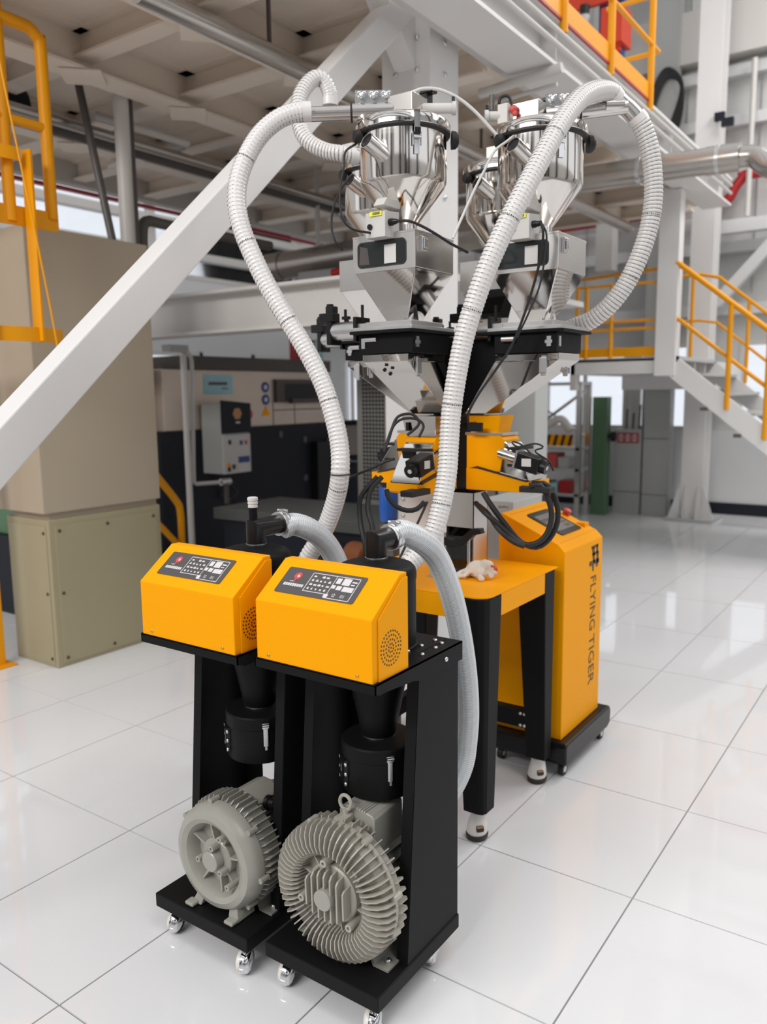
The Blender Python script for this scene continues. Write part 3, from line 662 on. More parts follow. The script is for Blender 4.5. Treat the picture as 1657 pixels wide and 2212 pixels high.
VA = [(-1.178, 1.708, 1.128), (-1.168, 1.745, 1.136), (-1.150, 1.803, 1.109), (-1.145, 1.872, 1.060), (-1.14, 1.925, .984), (-1.14, 1.977, .885), (-1.14, 2.021, .763), (-1.14, 2.050, .640), (-1.14, 2.060, .533), (-1.14, 2.05, .448), (-1.14, 2.028, .383), (-1.15, 1.985, .325), (-1.165, 1.90, .27), (-1.175, 1.80, .25), (-1.16, 1.69, .285)]
VC = [(-1.570, 1.728, 1.116), (-1.56, 1.76, 1.122), (-1.545, 1.80, 1.108), (-1.54, 1.856, 1.074), (-1.54, 1.911, 1.02), (-1.54, 1.955, .945), (-1.54, 1.98, .85), (-1.545, 1.99, .70), (-1.55, 1.96, .5), (-1.56, 1.86, .34), (-1.565, 1.78, .27), (-1.545, 1.69, .265)]
G = 'milky vacuum hoses from drum to blower'
ribbed_hose('vacuum_hose', 'milky finely ribbed hose curving down right of the large finned blower loader', VA, .0330, .0052, G, m=MILK, mw_=MILKW, amp=.02, cuff=0)
ribbed_hose('vacuum_hose', 'milky finely ribbed hose leaving the elbow with the white-capped stub', VC, .0330, .0052, G, m=MILK, mw_=MILKW, amp=.02, cuff=0)
def cable(name, label, pts, r, m=RUB, cat='cable', group=None):
    P = spline(pts, max(.008, r*2)); return tag(MB().tube(P, r, 8).build(name, m, None, 60), label, cat, group)
# ------------------------------------------------------------------ dosing table
TX0, TX1, TY0, TY1, TZ = -1.80, -1.175, 2.235, 2.812, .846
tb = thing('dosing_table', 'yellow-topped steel table on tapered black legs carrying the dosing tower', 'table', (-1.48, 2.52, 0))
poly = [(TX0, TY1), (TX0, TY0+.04)] + [(TX0+.04-.04*math.cos(a), TY0+.04-.04*math.sin(a)) for a in along(.3, PI/2, 4)] + [(TX1-.05+.05*math.sin(a), TY0+.05-.05*math.cos(a)) for a in along(0, PI/2-.1, 7)] + [(TX1, TY0+.06), (TX1, TY1)]
MB().prz(poly, TZ-.006, TZ).build('table_top', YEL, tb, 0, .0015)
MB().box(TX1-.006, TY0+.112, .766, TX1-.0005, TY1-.115, TZ-.006).build('apron', YEL, tb, 0, .001)
MB().box(TX0+.115, TY0+.0005, .766, TX1-.125, TY0+.006, TZ-.006).build('apron', YEL, tb, 0, .001)
MB().box(TX0+.115, TY1-.006, .766, TX1-.115, TY1-.0005, TZ-.006).build('apron', YEL, tb, 0, .001)
MB().box(TX0+.0005, TY0+.112, .766, TX0+.006, TY1-.112, TZ-.006).build('apron', YEL, tb, 0, .001)
def leg_poly(cx, cy_, sx, sy, a, ch):
    pts = [(cx, cy_-sy*(a)), (cx, cy_-sy*ch)]
    # outer corner at (cx, cy_); a = width, ch = chamfer
    return [(cx-sx*a, cy_), (cx-sx*ch, cy_), (cx-sx*ch*.3, cy_-sy*ch*.3), (cx, cy_-sy*ch), (cx, cy_-sy*a), (cx-sx*a, cy_-sy*a)]
for sx, sy, X_, Y_ in ((1, -1, TX1, TY0), (1, 1, TX1, TY1), (-1, -1, TX0, TY0), (-1, 1, TX0, TY1)):
    wt, wb_ = .115, .078
    top = leg_poly(X_, Y_, sx, sy, wt, .03); bot = leg_poly(X_-sx*.004, Y_-sy*.004, sx, sy, wb_, .022)
    vs = [(x, y, TZ-.0062) for x, y in top] + [(x, y, .100) for x, y in bot]; n = 6
    fs = [tuple(range(n)), tuple(range(2*n-1, n-1, -1))] + [(i, n+i, n+(i+1) % n, (i+1) % n) for i in range(n)]
    if sx*sy > 0: fs = [tuple(reversed(f)) for f in fs]
    MB().add(vs, fs).build('leg', BLK, tb, 0, .004)
    lx, ly = X_-sx*.045, Y_-sy*.045                       # white swivel castor with brown tread
    c = MB(); c.cyl((lx, ly, .088), (lx, ly, .102), .022, n=18); st_ = c.build('levelling_castor', ZINC, tb)
    def ring(cx0, cy0, rx, ry, z, n=22): return [(cx0+rx*math.cos(2*PI*i/n)*(1.0 if math.cos(2*PI*i/n) > 0 else 1.15), cy0+ry*math.sin(2*PI*i/n), z) for i in range(n)]
    def loft(rings):
        m = MB(); n = len(rings[0]); vs = [p for r in rings for p in r]
        fs = [(j*n+i, j*n+(i+1) % n, (j+1)*n+(i+1) % n, (j+1)*n+i) for j in range(len(rings)-1) for i in range(n)]
        fs += [tuple(range(n-1, -1, -1)), tuple((len(rings)-1)*n+i for i in range(n))]
        return m.add(vs, fs)
    loft([ring(lx, ly-.006, .030, .036, .018), ring(lx, ly-.006, .034, .040, .026), ring(lx, ly-.004, .031, .036, .05), ring(lx, ly, .026, .026, .075), ring(lx, ly, .024, .024, .092)]).build('castor_shell', CWHT, st_)
    loft([ring(lx, ly-.006, .028, .034, .0005), ring(lx, ly-.006, .034, .040, .004), ring(lx, ly-.006, .035, .041, .018), ring(lx, ly-.006, .030, .036, .019)]).build('castor_tread', CBRN, st_)
    a = -.75
    Bp = basis((lx+.031*math.cos(a), ly-.006+.036*math.sin(a), .047), (-math.sin(a), math.cos(a), 0), (-.18*math.cos(a), -.18*math.sin(a), 1), (math.cos(a), math.sin(a), .18))
    place('castor_window', MB().prz(rrect(.026, .020, .005), -.006, .0015).mesh('castor_window', CBRN, 0), st_, Bp)
    place('window_band', MB().prz(rrect(.022, .006, .002), .0015, .0022).mesh('window_band', CORG, 0), st_, Bp @ Matrix.Translation((0, .006, 0)))
MB().box(TX0+.03, TY1-.085, .215, TX1-.05, TY1-.045, .285).build('stretcher', BLK, tb, 0, .002)
MB().box(TX0+.03, TY1-.080, .170, TX1-.05, TY1-.050, .178).build('stretcher', BLK, tb, 0)
MB().box(TX0+.03, TY0+.05, .215, TX1-.05, TY0+.09, .285).build('stretcher', BLK, tb, 0, .002)
MB().box(TX0+.03, TY0+.07, .215, TX0+.07, TY1-.07, .285).build('stretcher', BLK, tb, 0, .002)
for x in (TX1-.105, TX1-.088):
    for z in (.225, .272): place('bolt', bolt_s, tb, Matrix.Translation((x, TY1-.085, z)) @ RX)
for x in (TX1-.10, TX1-.08):
    for z in (.225, .272): place('bolt', bolt_s, tb, Matrix.Translation((x, TY0+.05, z)) @ RX)

# ------------------------------------------------------------------ yellow control cabinet
cb_ = thing('control_cabinet', 'tall yellow control cabinet with sloping touch screen and printed side, behind the table', 'cabinet', (-1.3, 3.06, 0))
cx0, cx1, cy0, cy1 = -1.444, -1.165, 2.853, 3.258
poly = [(cx0, .142), (cx1, .142), (cx1, .893), (cx1-.028, .921), (cx0+.012, 1.026), (cx0, 1.012)]
MB().pry(poly, cy0, cy1).build('cabinet_body', YEL, cb_, 0, .004)
MB().prx(rrect(.56, .078, .03) and [(2.822, .058), (2.835, .05), (3.29, .05), (3.32, .062), (3.325, .12), (3.31, .142), (2.828, .142), (2.822, .125)], cx0-.03, cx1+.035).build('plinth', BLKP, cb_, 0, .008)
for x, y in ((cx1+.005, 2.862), (cx1+.005, 3.27), (cx0+.02, 2.862), (cx0+.02, 3.27)):
    MB().cyl((x-.011, y, .0255), (x+.011, y, .0255), .0252, n=20).build('castor_wheel', RUB, cb_)
    MB().lathe((x+.0105, y, .0255), (1, 0, 0), [(.014, 0), (.013, .002), (.008, .002), (.007, .0008), (.004, .0008), (.003, .003), (0, .003)], 18).build('wheel_hub', ZINC, cb_)
    MB().box(x-.014, y-.012, .045, x+.014, y+.012, .06).build('castor_fork', ZINC, cb_, 0)
s0, s1 = Vector((cx0+.012, 0, 1.026)), Vector((cx1-.028, 0, .921)); sd = (s1-s0).normalized(); nn = Vector((-sd.z, 0, sd.x))
mid = Vector((-1.302, 3.068, 0)); mid.z = s0.z+(mid.x-s0.x)*sd.z/sd.x
Bs = basis(mid+nn*.0003, Vector((0, 1, 0)), -sd, nn)
place('screen_bezel', MB().prz(rrect(.205, .172, .014), 0, .004).mesh('screen_bezel', SCR, 0), cb_, Bs)
place('touch_screen', MB().prz(rrect(.165, .118, .004), .004, .0046).mesh('touch_screen', SCRL, 0), cb_, Bs)
pr = MB(); pr.box(-.078, .012, .0046, .020, .030, .0049).box(-.03, -.02, .0046, .075, -.008, .0049).box(.02, -.05, .0046, .07, -.03, .0049)
place('screen_readout', pr.mesh('screen_readout', PANEL, 0), cb_, Bs)
fr = MB()
for a, b_, c_, d_ in ((-.185, -.117, .185, -.1145), (-.185, .1145, .185, .117)): fr.box(a, b_, 0, c_, d_, .0012)
place('pressed_line', fr.mesh('pressed_line', YRAIL, 0), cb_, Bs)
MB().box(-1.262, 3.20, .925, -1.222, 3.246, .953).build('usb_cover', YEL, cb_, 0, .002)
place('emergency_stop', MB().lathe((0, 0, 0), (0, 0, 1), [(.016, 0), (.016, .005), (.009, .005), (.009, .013), (.018, .015), (.018, .022), (.012, .026), (0, .027)], 18).mesh('emergency_stop', PRED), cb_, Bs @ Matrix.Translation((.165, .02, .001)))
Bt = basis((cx1+.0006, 3.130, .749), (0, 0, -1), (0, 1, 0), (1, 0, 0))
text('lettering', 'FLYING', .086, PDARK, cb_, Bt, .0004, length=.228)
text('lettering', 'TIGER', .086, PDARK, cb_, Bt @ Matrix.Translation((.254, 0, 0)), .0004, length=.211)
lg = MB()                                                  # blocky emblem above the lettering
for poly in ([(0, .030), (.036, .030), (.036, .040), (0, .040)], [(0, .0), (.010, .0), (.010, .040), (0, .040)], [(.006, .004), (.070, .012), (.070, .022), (.006, .018)], [(.030, .034), (.092, .030), (.092, .040), (.030, .046)],
             [(.060, -.010), (.078, -.010), (.078, .048), (.060, .048)], [(.078, .006), (.104, .010), (.104, .016), (.078, .016)], [(.028, .006), (.040, .006), (.040, .038), (.028, .038)]):
    lg.prz([(a*1.02, b_*1.85-.002) for a, b_ in poly], 0, .0008)
place('emblem', lg.mesh('emblem', PDARK, 0), cb_, Bt @ Matrix.Translation((-.122, .002, 0)))

# ------------------------------------------------------------------ dosing tower
CX, CY = -1.475, 2.57
tw = thing('dosing_tower', 'gravimetric dosing tower with black centre post, steel hoppers and yellow feeders on the table', 'dosing machine', (CX, CY, TZ))
DIRS = [(0, -1), (1, 0), (-1, 0), (0, 1)]
CEN = [(-1.487, 2.25), (-1.155, 2.552), (-1.80, 2.58), (-1.46, 2.89)]
MB().box(CX-.028, CY-.028, TZ, CX+.028, CY+.028, 1.69).build('centre_post', BLK, tw, 0, .003)
MB().box(CX-.06, CY-.06, TZ, CX+.06, CY+.06, TZ+.012).build('post_flange', SSB, tw, 0, .002)
for z in (1.19, 1.235, 1.285, 1.33, 1.375):
    for dx in (-.02, .022): place('bolt', bolt_mesh('bolt', .010, .011, ZINC, 10), tw, Matrix.Translation((CX+dx, CY-.085, z)) @ RX)
MB().box(CX-.035, CY-.085, 1.15, CX+.035, CY+.03, 1.42).build('post_bracket', BLK, tw, 0, .003)
# chute, sample box, handle under the feeders
ch = MB().box(-1.475, 2.495, .862, -1.472, 2.60, 1.145).box(-1.365, 2.495, .862, -1.362, 2.60, 1.145).box(-1.475, 2.597, .862, -1.362, 2.60, 1.145).box(-1.475, 2.495, 1.02, -1.362, 2.498, 1.145)
ch.build('discharge_chute', SSB, tw, 0)
MB().box(-1.476, 2.44, TZ+.001, -1.361, 2.66, TZ+.014).build('chute_flange', SSB, tw, 0, .002)
MB().box(-1.50, 2.40, TZ+.0005, -1.40, 2.50, TZ+.006).build('slide_plate', ALU, tw, 0)
for x in (-1.468, -1.372): MB().cyl((x, 2.478, TZ+.014), (x, 2.478, 1.00), .0055, n=12).build('guide_rod', CHR, tw)
MB().box(-1.462, 2.482, TZ+.016, -1.378, 2.486, .99).build('sight_pane', ACR, tw, 0)
hd = MB().prism([(-1.470, .985), (-1.44, .975), (-1.40, .985), (-1.36, 1.022), (-1.325, 1.026), (-1.318, 1.008), (-1.35, 1.0), (-1.385, .962), (-1.44, .945), (-1.47, .955)], lambda a, b: (a, 2.470, b), lambda a, b: (a, 2.500, b))
hd.build('chute_handle', BLKP, tw, 30, .002)
MB().bar((-1.455, 2.50, .99), (-1.375, 2.52, 1.09), .02, .012).build('gate_strap', BLK, tw, 0)

def xf(k):
    d = Vector((DIRS[k][0], DIRS[k][1], 0)); t = Vector((-d.y, d.x, 0))
    c = Vector((CX, CY, 0)); m = Matrix(((d.x, t.x, 0, c.x), (d.y, t.y, 0, c.y), (0, 0, 1, 0), (0, 0, 0, 1)))
    # shift tangentially so that the unit sits under its own hopper
    s = Vector((CEN[k][0]-CX, CEN[k][1]-CY, 0)).dot(t)
    return m @ Matrix.Translation((0, s, 0))
actm = None
for k in range(4):
    T = xf(k); near = k < 2
    def U():
        m = MB(); m.T = T; return m
    # black radial arm: deep gusset from post to collar
    U().prism([(.0, 1.40), (.03, 1.38), (.235, 1.640), (.235, 1.688), (.0, 1.688)], lambda a, b: (a, -.048, b), lambda a, b: (a, .048, b)).build('radial_arm', BLK, tw, 0, .003)
    U().box(.150, -.118, 1.684, .462, .118, 1.694).build('flange_plate', BLK, tw, 0, .002)
    U().box(.212, -.103, 1.622, .432, .103, 1.684).build('collar', BLK, tw, 0, .002)
    for sv in (-1, 1):
        U().box(.415, sv*.103, 1.640, .400, sv*.108, 1.672).box(.395, sv*.106, 1.650, .420, sv*.110, 1.660).build('collar_hook', ZINC, tw, 0)
    U().box(.432, -.09, 1.640, .436, -.076, 1.672).build('collar_hook', ZINC, tw, 0)
    gp = U().box(.225, -.088, 1.700, .415, .088, 1.724).box(.19, -.112, 1.694, .45, .112, 1.706).build('slide_gate', ALU, tw, 0, .0015)
    # lower steel hopper: sloping outer sheet
    o1, o0, i1, i0, zt, zb, zr = .432, .165, .205, .085, 1.620, 1.425, 1.597
    h = U()
    h.box(.208, -.0875, zr, o1+.001, .0875, zt)
    h.hexa([(i0, -.070, zb), (o0, -.070, zb), (o0, .070, zb), (i0, .070, zb)], [(i1, -.086, zr), (o1, -.086, zr), (o1, .086, zr), (i1, .086, zr)])
    h.build('weigh_hopper', MIR, tw, 0, .0015)
    for sv in (-1, 1):
        U().box(.375, sv*.0875, 1.548, .392, sv*.094, 1.612).box(.37, sv*.094, 1.556, .397, sv*.098, 1.606).build('hopper_latch', ZINC, tw, 0, .002)
    if k == 0:
        for v, z, u in ((.016, 1.572, .412), (.005, 1.560, .396)):
            U().lathe((u, -v, z), (.8, 0, -.6), [(.006, -.004), (.006, .003), (.0035, .003), (.0035, -.004)], 10, False).build('sight_hole_ring', DARK, tw)
    # yellow feeder
    f = U()
    f.prism([(.085, 1.235), (.085, 1.352), (.215, 1.352), (.232, 1.335), (.222, 1.262), (.215, 1.225)], lambda a, b: (a, -.06, b), lambda a, b: (a, .06, b))
    fd = f.build('screw_feeder', YEL, tw, 0, .003)
    U().prism([(.085, 1.160), (.085, 1.236), (.13, 1.236), (.315, 1.196), (.345, 1.200), (.345, 1.172), (.30, 1.160)], lambda a, b: (a, -.062, b), lambda a, b: (a, .062, b)).build('feeder_tray', YEL, fd, 0, .002)
    U().prism([(.10, 1.236), (.13, 1.243), (.315, 1.203), (.315, 1.197), (.13, 1.2355)], lambda a, b: (a, -.0645, b), lambda a, b: (a, .0645, b)).build('drive_gap', CBRN, fd, 0)
    U().prism([(.205, 1.222), (.215, 1.34), (.24, 1.325), (.315, 1.222), (.325, 1.200)], lambda a, b: (a, -.056, b), lambda a, b: (a, .056, b)).build('drive_bracket', MIR, fd, 0, .002)
    for z in (1.245, 1.302): U().box(.242, -.0575, z, .285, .0575, z+.010).build('bracket_slot', DARK, fd, 0)
    ax0, ax1 = Vector((.215, 0, 1.292)), Vector((.420, 0, 1.238)); d = (ax1-ax0).normalized()
    for sv in (-.062,) if k != 0 else (.062,):
        a0 = ax0+Vector((0, sv, 0)); a1 = ax0+d*.075+Vector((0, sv, 0)); a2 = ax0+d*.16+Vector((0, sv, 0))
        U().cyl(a0, a1, .018, n=20).build('drive_coupling', MIR, fd)
        mt = U(); mt.bar(a1, a2, .056, .056); mo = mt.build('stepper_motor', BLKP, fd, 0, .004)
        U().cyl(a2, a2+d*.020, .022, n=20).build('motor_end_cap', BLKP, fd)
        U().cyl(a2+d*.020, a2+d*.0212, .0075, n=14).build('motor_badge', PAPER, fd, 0)
        s_ = -1 if sv < 0 else 1
        mid = (a1+a2)/2
        U().box(mid.x-.018, mid.y+s_*.0281, mid.z-.010, mid.x+.016, mid.y+s_*.0288, mid.z+.016).build('motor_label', PAPER, fd, 0)
        U().box(.30, sv-.025, 1.165, .41, sv+.025, 1.185).build('cable_chain', RUB, fd, 0, .003)
        U().bar(a1-d*.004, a1+d*.004, .064, .064).build('motor_plate', ZINC, fd, 0)
    # inlet funnel above the feeder
    U().hexa([(.095, -.045, 1.352), (.20, -.045, 1.352), (.20, .045, 1.352), (.095, .045, 1.352)], [(.088, -.052, 1.418), (.212, -.052, 1.418), (.212, .052, 1.418), (.088, .052, 1.418)]).build('inlet_funnel', YEL if k == 1 else SSB, fd, 0, .0015)
    U().box(.08, -.062, 1.350, .225, .062, 1.360).build('funnel_flange', SSB, fd, 0, .001)
    U().cyl((.12, -.062, 1.385), (.12, -.09, 1.385), .012, n=14).box(.11, -.10, 1.365, .165, -.088, 1.395).build('sensor', BLKP, fd, 20)
# pneumatic slide cylinders
for k, (ux, uy) in enumerate(CEN):
    x1 = ux-.105; a = MB()
    a.cyl((x1-.135, uy-.06, 1.705), (x1-.03, uy-.06, 1.705), .030, n=24)
    ac = a.build('slide_cylinder', ALU, tw)
    MB().box(x1-.03, uy-.10, 1.665, x1-.018, uy-.02, 1.745).build('cylinder_flange', BLKP, ac, 0, .002)
    MB().box(x1-.018, uy-.09, 1.708, x1+.02, uy-.03, 1.722).build('gate_blade', ALU, ac, 0)
    MB().box(x1-.15, uy-.09, 1.66, x1-.130, uy-.03, 1.735).build('cylinder_cap', BLKP, ac, 0, .003)
    sv_ = MB().box(x1-.185, uy-.085, 1.735, x1-.125, uy-.045, 1.765).box(x1-.16, uy-.08, 1.762, x1-.128, uy-.05, 1.788)
    sv_.build('solenoid', BLKP, ac, 0, .003)
    MB().cyl((x1-.15, uy-.066, 1.788), (x1-.15, uy-.066, 1.795), .012, n=12).build('solenoid_nut', BLKP, ac)
    MB().cyl((x1-.09, uy-.06, 1.73), (x1-.09, uy-.06, 1.775), .005, n=8).box(x1-.10, uy-.068, 1.742, x1-.075, uy-.052, 1.752).build('air_fitting', BLKP, ac, 0)
    MB().cyl((x1-.02, uy-.06, 1.73), (x1-.02, uy-.06, 1.785), .005, n=8).build('air_fitting', BLKP, ac, 0)
    MB().cyl((x1+.03, uy-.112, 1.668), (x1+.075, uy-.112, 1.668), .009, n=12).build('proximity_sensor', ALU, ac)

# ------------------------------------------------------------------ material bins (square hoppers with window)
def bin_(k, label):
    ux, uy = CEN[k]; h = .1165; z0, z1, zb = 1.877, 1.985, 1.726
    r = thing('material_hopper', label, 'hopper', (ux, uy, zb), 'square steel hoppers under the receivers')
    b = MB().box(ux-h, uy-h+.002, z0, ux+h, uy+h, z1)
    b.build('hopper_bin', SSB, r, 0, .0025)
    MB().hexa([(ux-.040, uy-.040, zb), (ux+.040, uy-.040, zb), (ux+.040, uy+.040, zb), (ux-.040, uy+.040, zb)],
              [(ux-h+.002, uy-h+.004, z0), (ux+h-.002, uy-h+.004, z0), (ux+h-.002, uy+h-.002, z0), (ux-h+.002, uy+h-.002, z0)]).build('hopper_cone', MIR, r, 0, .002)
    MB().box(ux-h-.0005, uy-h, z0-.002, ux+h+.0005, uy-h+.002, z1).build('front_sheet', SSB, r, 0, .001)
    if k > 1: return r
    B = basis((ux-.006, uy-h-.0002, (z0+z1)/2-.003), (1, 0, 0), (0, 0, 1), (0, -1, 0))
    place('window_gasket', MB().prz(rrect(.184, .079, .016), 0, .002).mesh('window_gasket', RUB, 0), r, B)
    place('window_pane', MB().prz(rrect(.176, .071, .013), .002, .0028).mesh('window_pane', SCR, 0), r, B)
    place('window_label', MB().prz([(-.022, -.030), (.022, -.030), (.022, .026), (-.022, .026)], .0028, .0032).mesh('window_label', PAPER, 0), r, B @ Matrix.Translation((.034, -.002, 0)))
    if k == 0: place('brown_pane_patch', MB().prz([(-.084, -.028), (-.045, -.030), (-.052, .02), (-.080, .028)], .0028, .0030).mesh('brown_pane_patch', BRN, 0), r, B)  # flat brown patch on the window pane
    for x, sx in ((ux+h, 1), (ux-h, -1)):
        la = MB().box(x, uy-.088, z1-.058, x+sx*.010, uy-.056, z1-.012).cyl((x+sx*.012, uy-.085, z1-.020), (x+sx*.012, uy-.060, z1-.020), .004, n=8).box(x+sx*.008, uy-.082, z1-.05, x+sx*.014, uy-.062, z1-.02)
        la.build('lid_latch', CHR, r, 0, .002)
    MB().box(ux-h-.001, uy-h-.001, z1-.004, ux+h+.001, uy+h+.001, z1+.003).build('bin_lid', SSB, r, 0, .001)
    # spout lug and mirror-bright clip above the slide gate
    MB().prx([(uy-.05, zb-.002), (uy-.012, zb-.002), (uy-.028, zb+.052), (uy-.034, zb+.052)], ux+.030, ux+.036).prx([(uy-.05, zb-.002), (uy-.012, zb-.002), (uy-.028, zb+.052), (uy-.034, zb+.052)], ux+.058, ux+.064).build('spout_bracket', CHR, r, 0)
    return r
bin_(0, 'square steel hopper with smoked window under the front left receiver, nearest the camera')
bin_(1, 'square steel hopper with smoked window behind the tall ribbed hose, under the right receiver')
bin_(2, 'square steel hopper mostly hidden, peeking out left of the front hopper')
bin_(3, 'square steel hopper at the back of the tower, between the two front hoppers')

# ------------------------------------------------------------------ vacuum receivers
def receiver(k, label, pipe, detail):
    ux, uy = CEN[k]
    r = thing('vacuum_receiver', label, 'vacuum receiver', (ux, uy, 1.99), 'polished steel vacuum receivers on top of the tower')
    MB().lathe((ux, uy, 0), (0, 0, 1), [(.040, 1.990), (.042, 2.025), (.131, 2.140), (.137, 2.155), (.137, 2.296)], 64, False).build('receiver_body', SS, r, 30)
    MB().lathe((ux, uy, 0), (0, 0, 1), [(.136, 2.290), (.146, 2.291), (.1485, 2.294), (.1485, 2.299), (.136, 2.300)], 64, False).build('lid_gasket', RUB, r)
    MB().lathe((ux, uy, 0), (0, 0, 1), [(.1475, 2.299), (.1495, 2.301), (.1495, 2.322), (.146, 2.329), (.133, 2.333), (.126, 2.340), (.10, 2.345), (0, 2.348)], 64, False).build('lid', SS, r, 30)
    for a in (-40, 140):
        c, s_ = math.cos(math.radians(a)), math.sin(math.radians(a))
        B = basis((ux+.138*c, uy+.138*s_, 2.27), (-s_, c, 0), (0, 0, 1), (c, s_, 0))
        m = MB().box(-.009, -.020, .010, .009, .062, .0135).box(-.008, -.062, 0, .008, -.018, .008).box(-.014, -.038, .006, -.010, .0, .010).box(.010, -.038, .006, .014, .0, .010).cyl((-.012, -.012, .012), (.012, -.012, .012), .005, n=10).box(-.009, .055, -.012, .009, .062, .0135)
        place('lid_clamp', m.mesh('lid_clamp', CHR, 30), r, B)
        place('clamp_block', MB().box(-.009, -.006, .0136, .009, .010, .020).mesh('clamp_block', BLKP, 0), r, B)
    # material inlet: angled tube on the left front
    a0 = Vector((ux-.004, uy-.192, 2.243)); a1 = Vector((ux+.018, uy-.110, 2.205))
    MB().lathe(a0, (a1-a0), [(.0222, .006), (.0222, 0), (.0246, 0), (.0246, (a1-a0).length)], 26, False).build('inlet_tube', SSB, r)
    MB().cyl(a0+(a1-a0)*.06, a0+(a1-a0)*.5, .0212, n=20, caps=True).build('inlet_bore', DARK, r, 0)
    MB().lathe((ux-.075, uy-.123, 2.282), (-.5, -.85, 0), [(.018, 0), (.020, .012), (.016, .022), (0, .024)], 14).build('lid_edge_bump', RUB, r)  # black bumps at the dark lower edge of the lid
    MB().lathe((ux+.125, uy+.088, 2.285), (.8, .6, 0), [(.028, 0), (.026, .014), (.018, .022), (0, .024)], 14).build('lid_edge_bump', RUB, r)
    # top valve box
    if detail:
        bx, by = (ux+.026, uy-.012) if k == 0 else (ux-.025, uy-.02)
        vb = MB().box(bx-.045, by-.045, 2.345, bx+.045, by+.045, 2.405).build('valve_box', SSB, r, 0, .002)
        d = Vector(pipe).normalized(); p0 = Vector((bx, by, 2.366))+d*.045; L = .285 if k == 0 else .24
        p1 = p0+d*(L*.45); p2 = p0+d*L
        MB().cyl(p0, p1, .0265, n=28).build('outlet_sleeve', SSB, r)
        MB().cyl(p1-d*.002, p1+d*.004, .0285, n=28).build('sleeve_gasket', RUB, r)
        MB().cyl(p1, p2+d*.02, .0225, n=28).build('outlet_pipe', SSB, r)
        sd = d.cross(Vector((0, 0, 1)))
        Bc = basis(p0+Vector((0, 0, .024))+d*.060, d, Vector((0, 0, 1)), sd if k else -sd)
        fn = MB().box(-.058, -.004, -.002, .058, .040, .002); fo = place('clamp_plate', fn.mesh('clamp_plate', ZINC, 0), r, Bc)
        for q in (-.038, .0, .038):
            wn = MB().lathe((q, .022, .002), (0, 0, 1), [(.011, 0), (.010, .008), (.006, .010), (.006, .018), (0, .020)], 12).ball((q-.008, .028, .014), .007, 8, 6).ball((q+.008, .028, .014), .007, 8, 6).ball((q, .018, .016), .007, 8, 6)
            place('wing_nut', wn.mesh('wing_nut', ZINC), r, Bc)
        # cross tube, solenoid and small clutter behind the box
        q0 = Vector((bx, by, 2.372)); e = Vector((.82, .57, 0)) if k == 0 else Vector((-.82, -.57, 0))
        MB().cyl(q0+e*.045, q0+e*.150, .0155, n=18).cyl(q0+e*.138, q0+e*.150, .020, n=18).build('air_cylinder', LGR2, r)
        MB().box(bx+.01, by+.05, 2.37, bx+.04, by+.085, 2.432).box(bx+.015, by+.045, 2.425, bx+.060, by+.08, 2.436).build('solenoid_valve', BLKP, r, 0, .002)
        MB().cyl(q0+e*.142+Vector((0, 0, .018)), q0+e*.142+Vector((0, 0, .034)), .005, n=8).build('air_fitting', BLKP, r)
        if k == 1:
            MB().box(bx-.085, by-.07, 2.346, bx-.05, by-.035, 2.405).build('coil_housing', LGR2, r, 0, .002)
            MB().tube(spline([(bx-.085, by-.06, 2.41), (bx-.08, by-.055, 2.43), (bx-.06, by-.045, 2.432), (bx-.05, by-.04, 2.41), (bx-.045, by-.04, 2.385)], .006), .005, 8).build('coil_lead', RUB, r)
            MB().ball((bx-.035, by-.055, 2.385), .013, 10, 8).ball((bx-.028, by-.06, 2.37), .009, 8, 6).build('red_fitting', PRED, r)
            MB().cyl((bx-.115, by-.05, 2.37), (bx-.115, by-.05, 2.445), .009, n=10).build('silencer', PIPD, r)
    else:
        MB().box(ux-.04, uy-.06, 2.345, ux+.045, uy+.03, 2.40).build('valve_box', SSB, r, 0, .002)
        if k == 2:
            MB().cyl((ux-.02, uy-.1, 2.36), (ux-.0, uy-.16, 2.33), .0225, n=22).build('outlet_pipe', SSB, r)
            MB().box(ux-.11, uy-.10, 2.36, ux-.06, uy-.06, 2.40).build('coil_housing', LGR2, r, 0, .002)
    if not detail: return r
    # level switch box in front of the cone
    bx, by, bz = ux+.002, uy-.135, 2.004
    sw = MB().prx([(by-.028, 1.968), (by+.05, 1.968), (by+.05, 2.050), (by-.028, 2.042)], bx-.034, bx+.038).build('level_switch_box', LGR2, r, 0, .0015)
    MB().prx([(by-.03, 2.060), (by+.06, 2.060), (by+.07, 2.085), (by-.01, 2.085)], bx-.004, bx+.034).build('counterweight', LGR2, r, 0, .002)
    MB().cyl((bx-.016, by-.029, 2.000), (bx-.016, by-.034, 2.000), .0085, n=16).build('blank_plug', BLKP, sw)
    MB().box(bx-.016, by-.0325, 2.030, bx+.028, by-.0285, 2.043).build('yellow_sticker', PYEL, sw, 0)
    for q in range(4): MB().box(bx-.004+q*.007, by-.0333, 2.033, bx+.001+q*.007, by-.0325, 2.0405).build('sticker_mark', GRN if q == 0 else PDARK, sw, 0)
    MB().lathe((bx+.037, by-.002, 2.012), (1, 0, 0), [(.011, 0), (.011, .012), (.009, .013), (.009, .02), (.006, .03), (0, .03)], 14).build('cable_gland', BLKP, sw)
    return r
receiver(0, 'polished steel vacuum receiver at the front left with straight pipe and three wing nuts', (-.82, -.57, -.02), True)
receiver(1, 'polished steel vacuum receiver on the right, crossed by the ribbed hose', (.82, .56, .10), True)
receiver(2, 'polished steel vacuum receiver half hidden behind and left of the front one', (-.8, -.5, 0), False)
receiver(3, 'polished steel vacuum receiver at the back, seen between the two larger ones', (-.8, .5, 0), False)
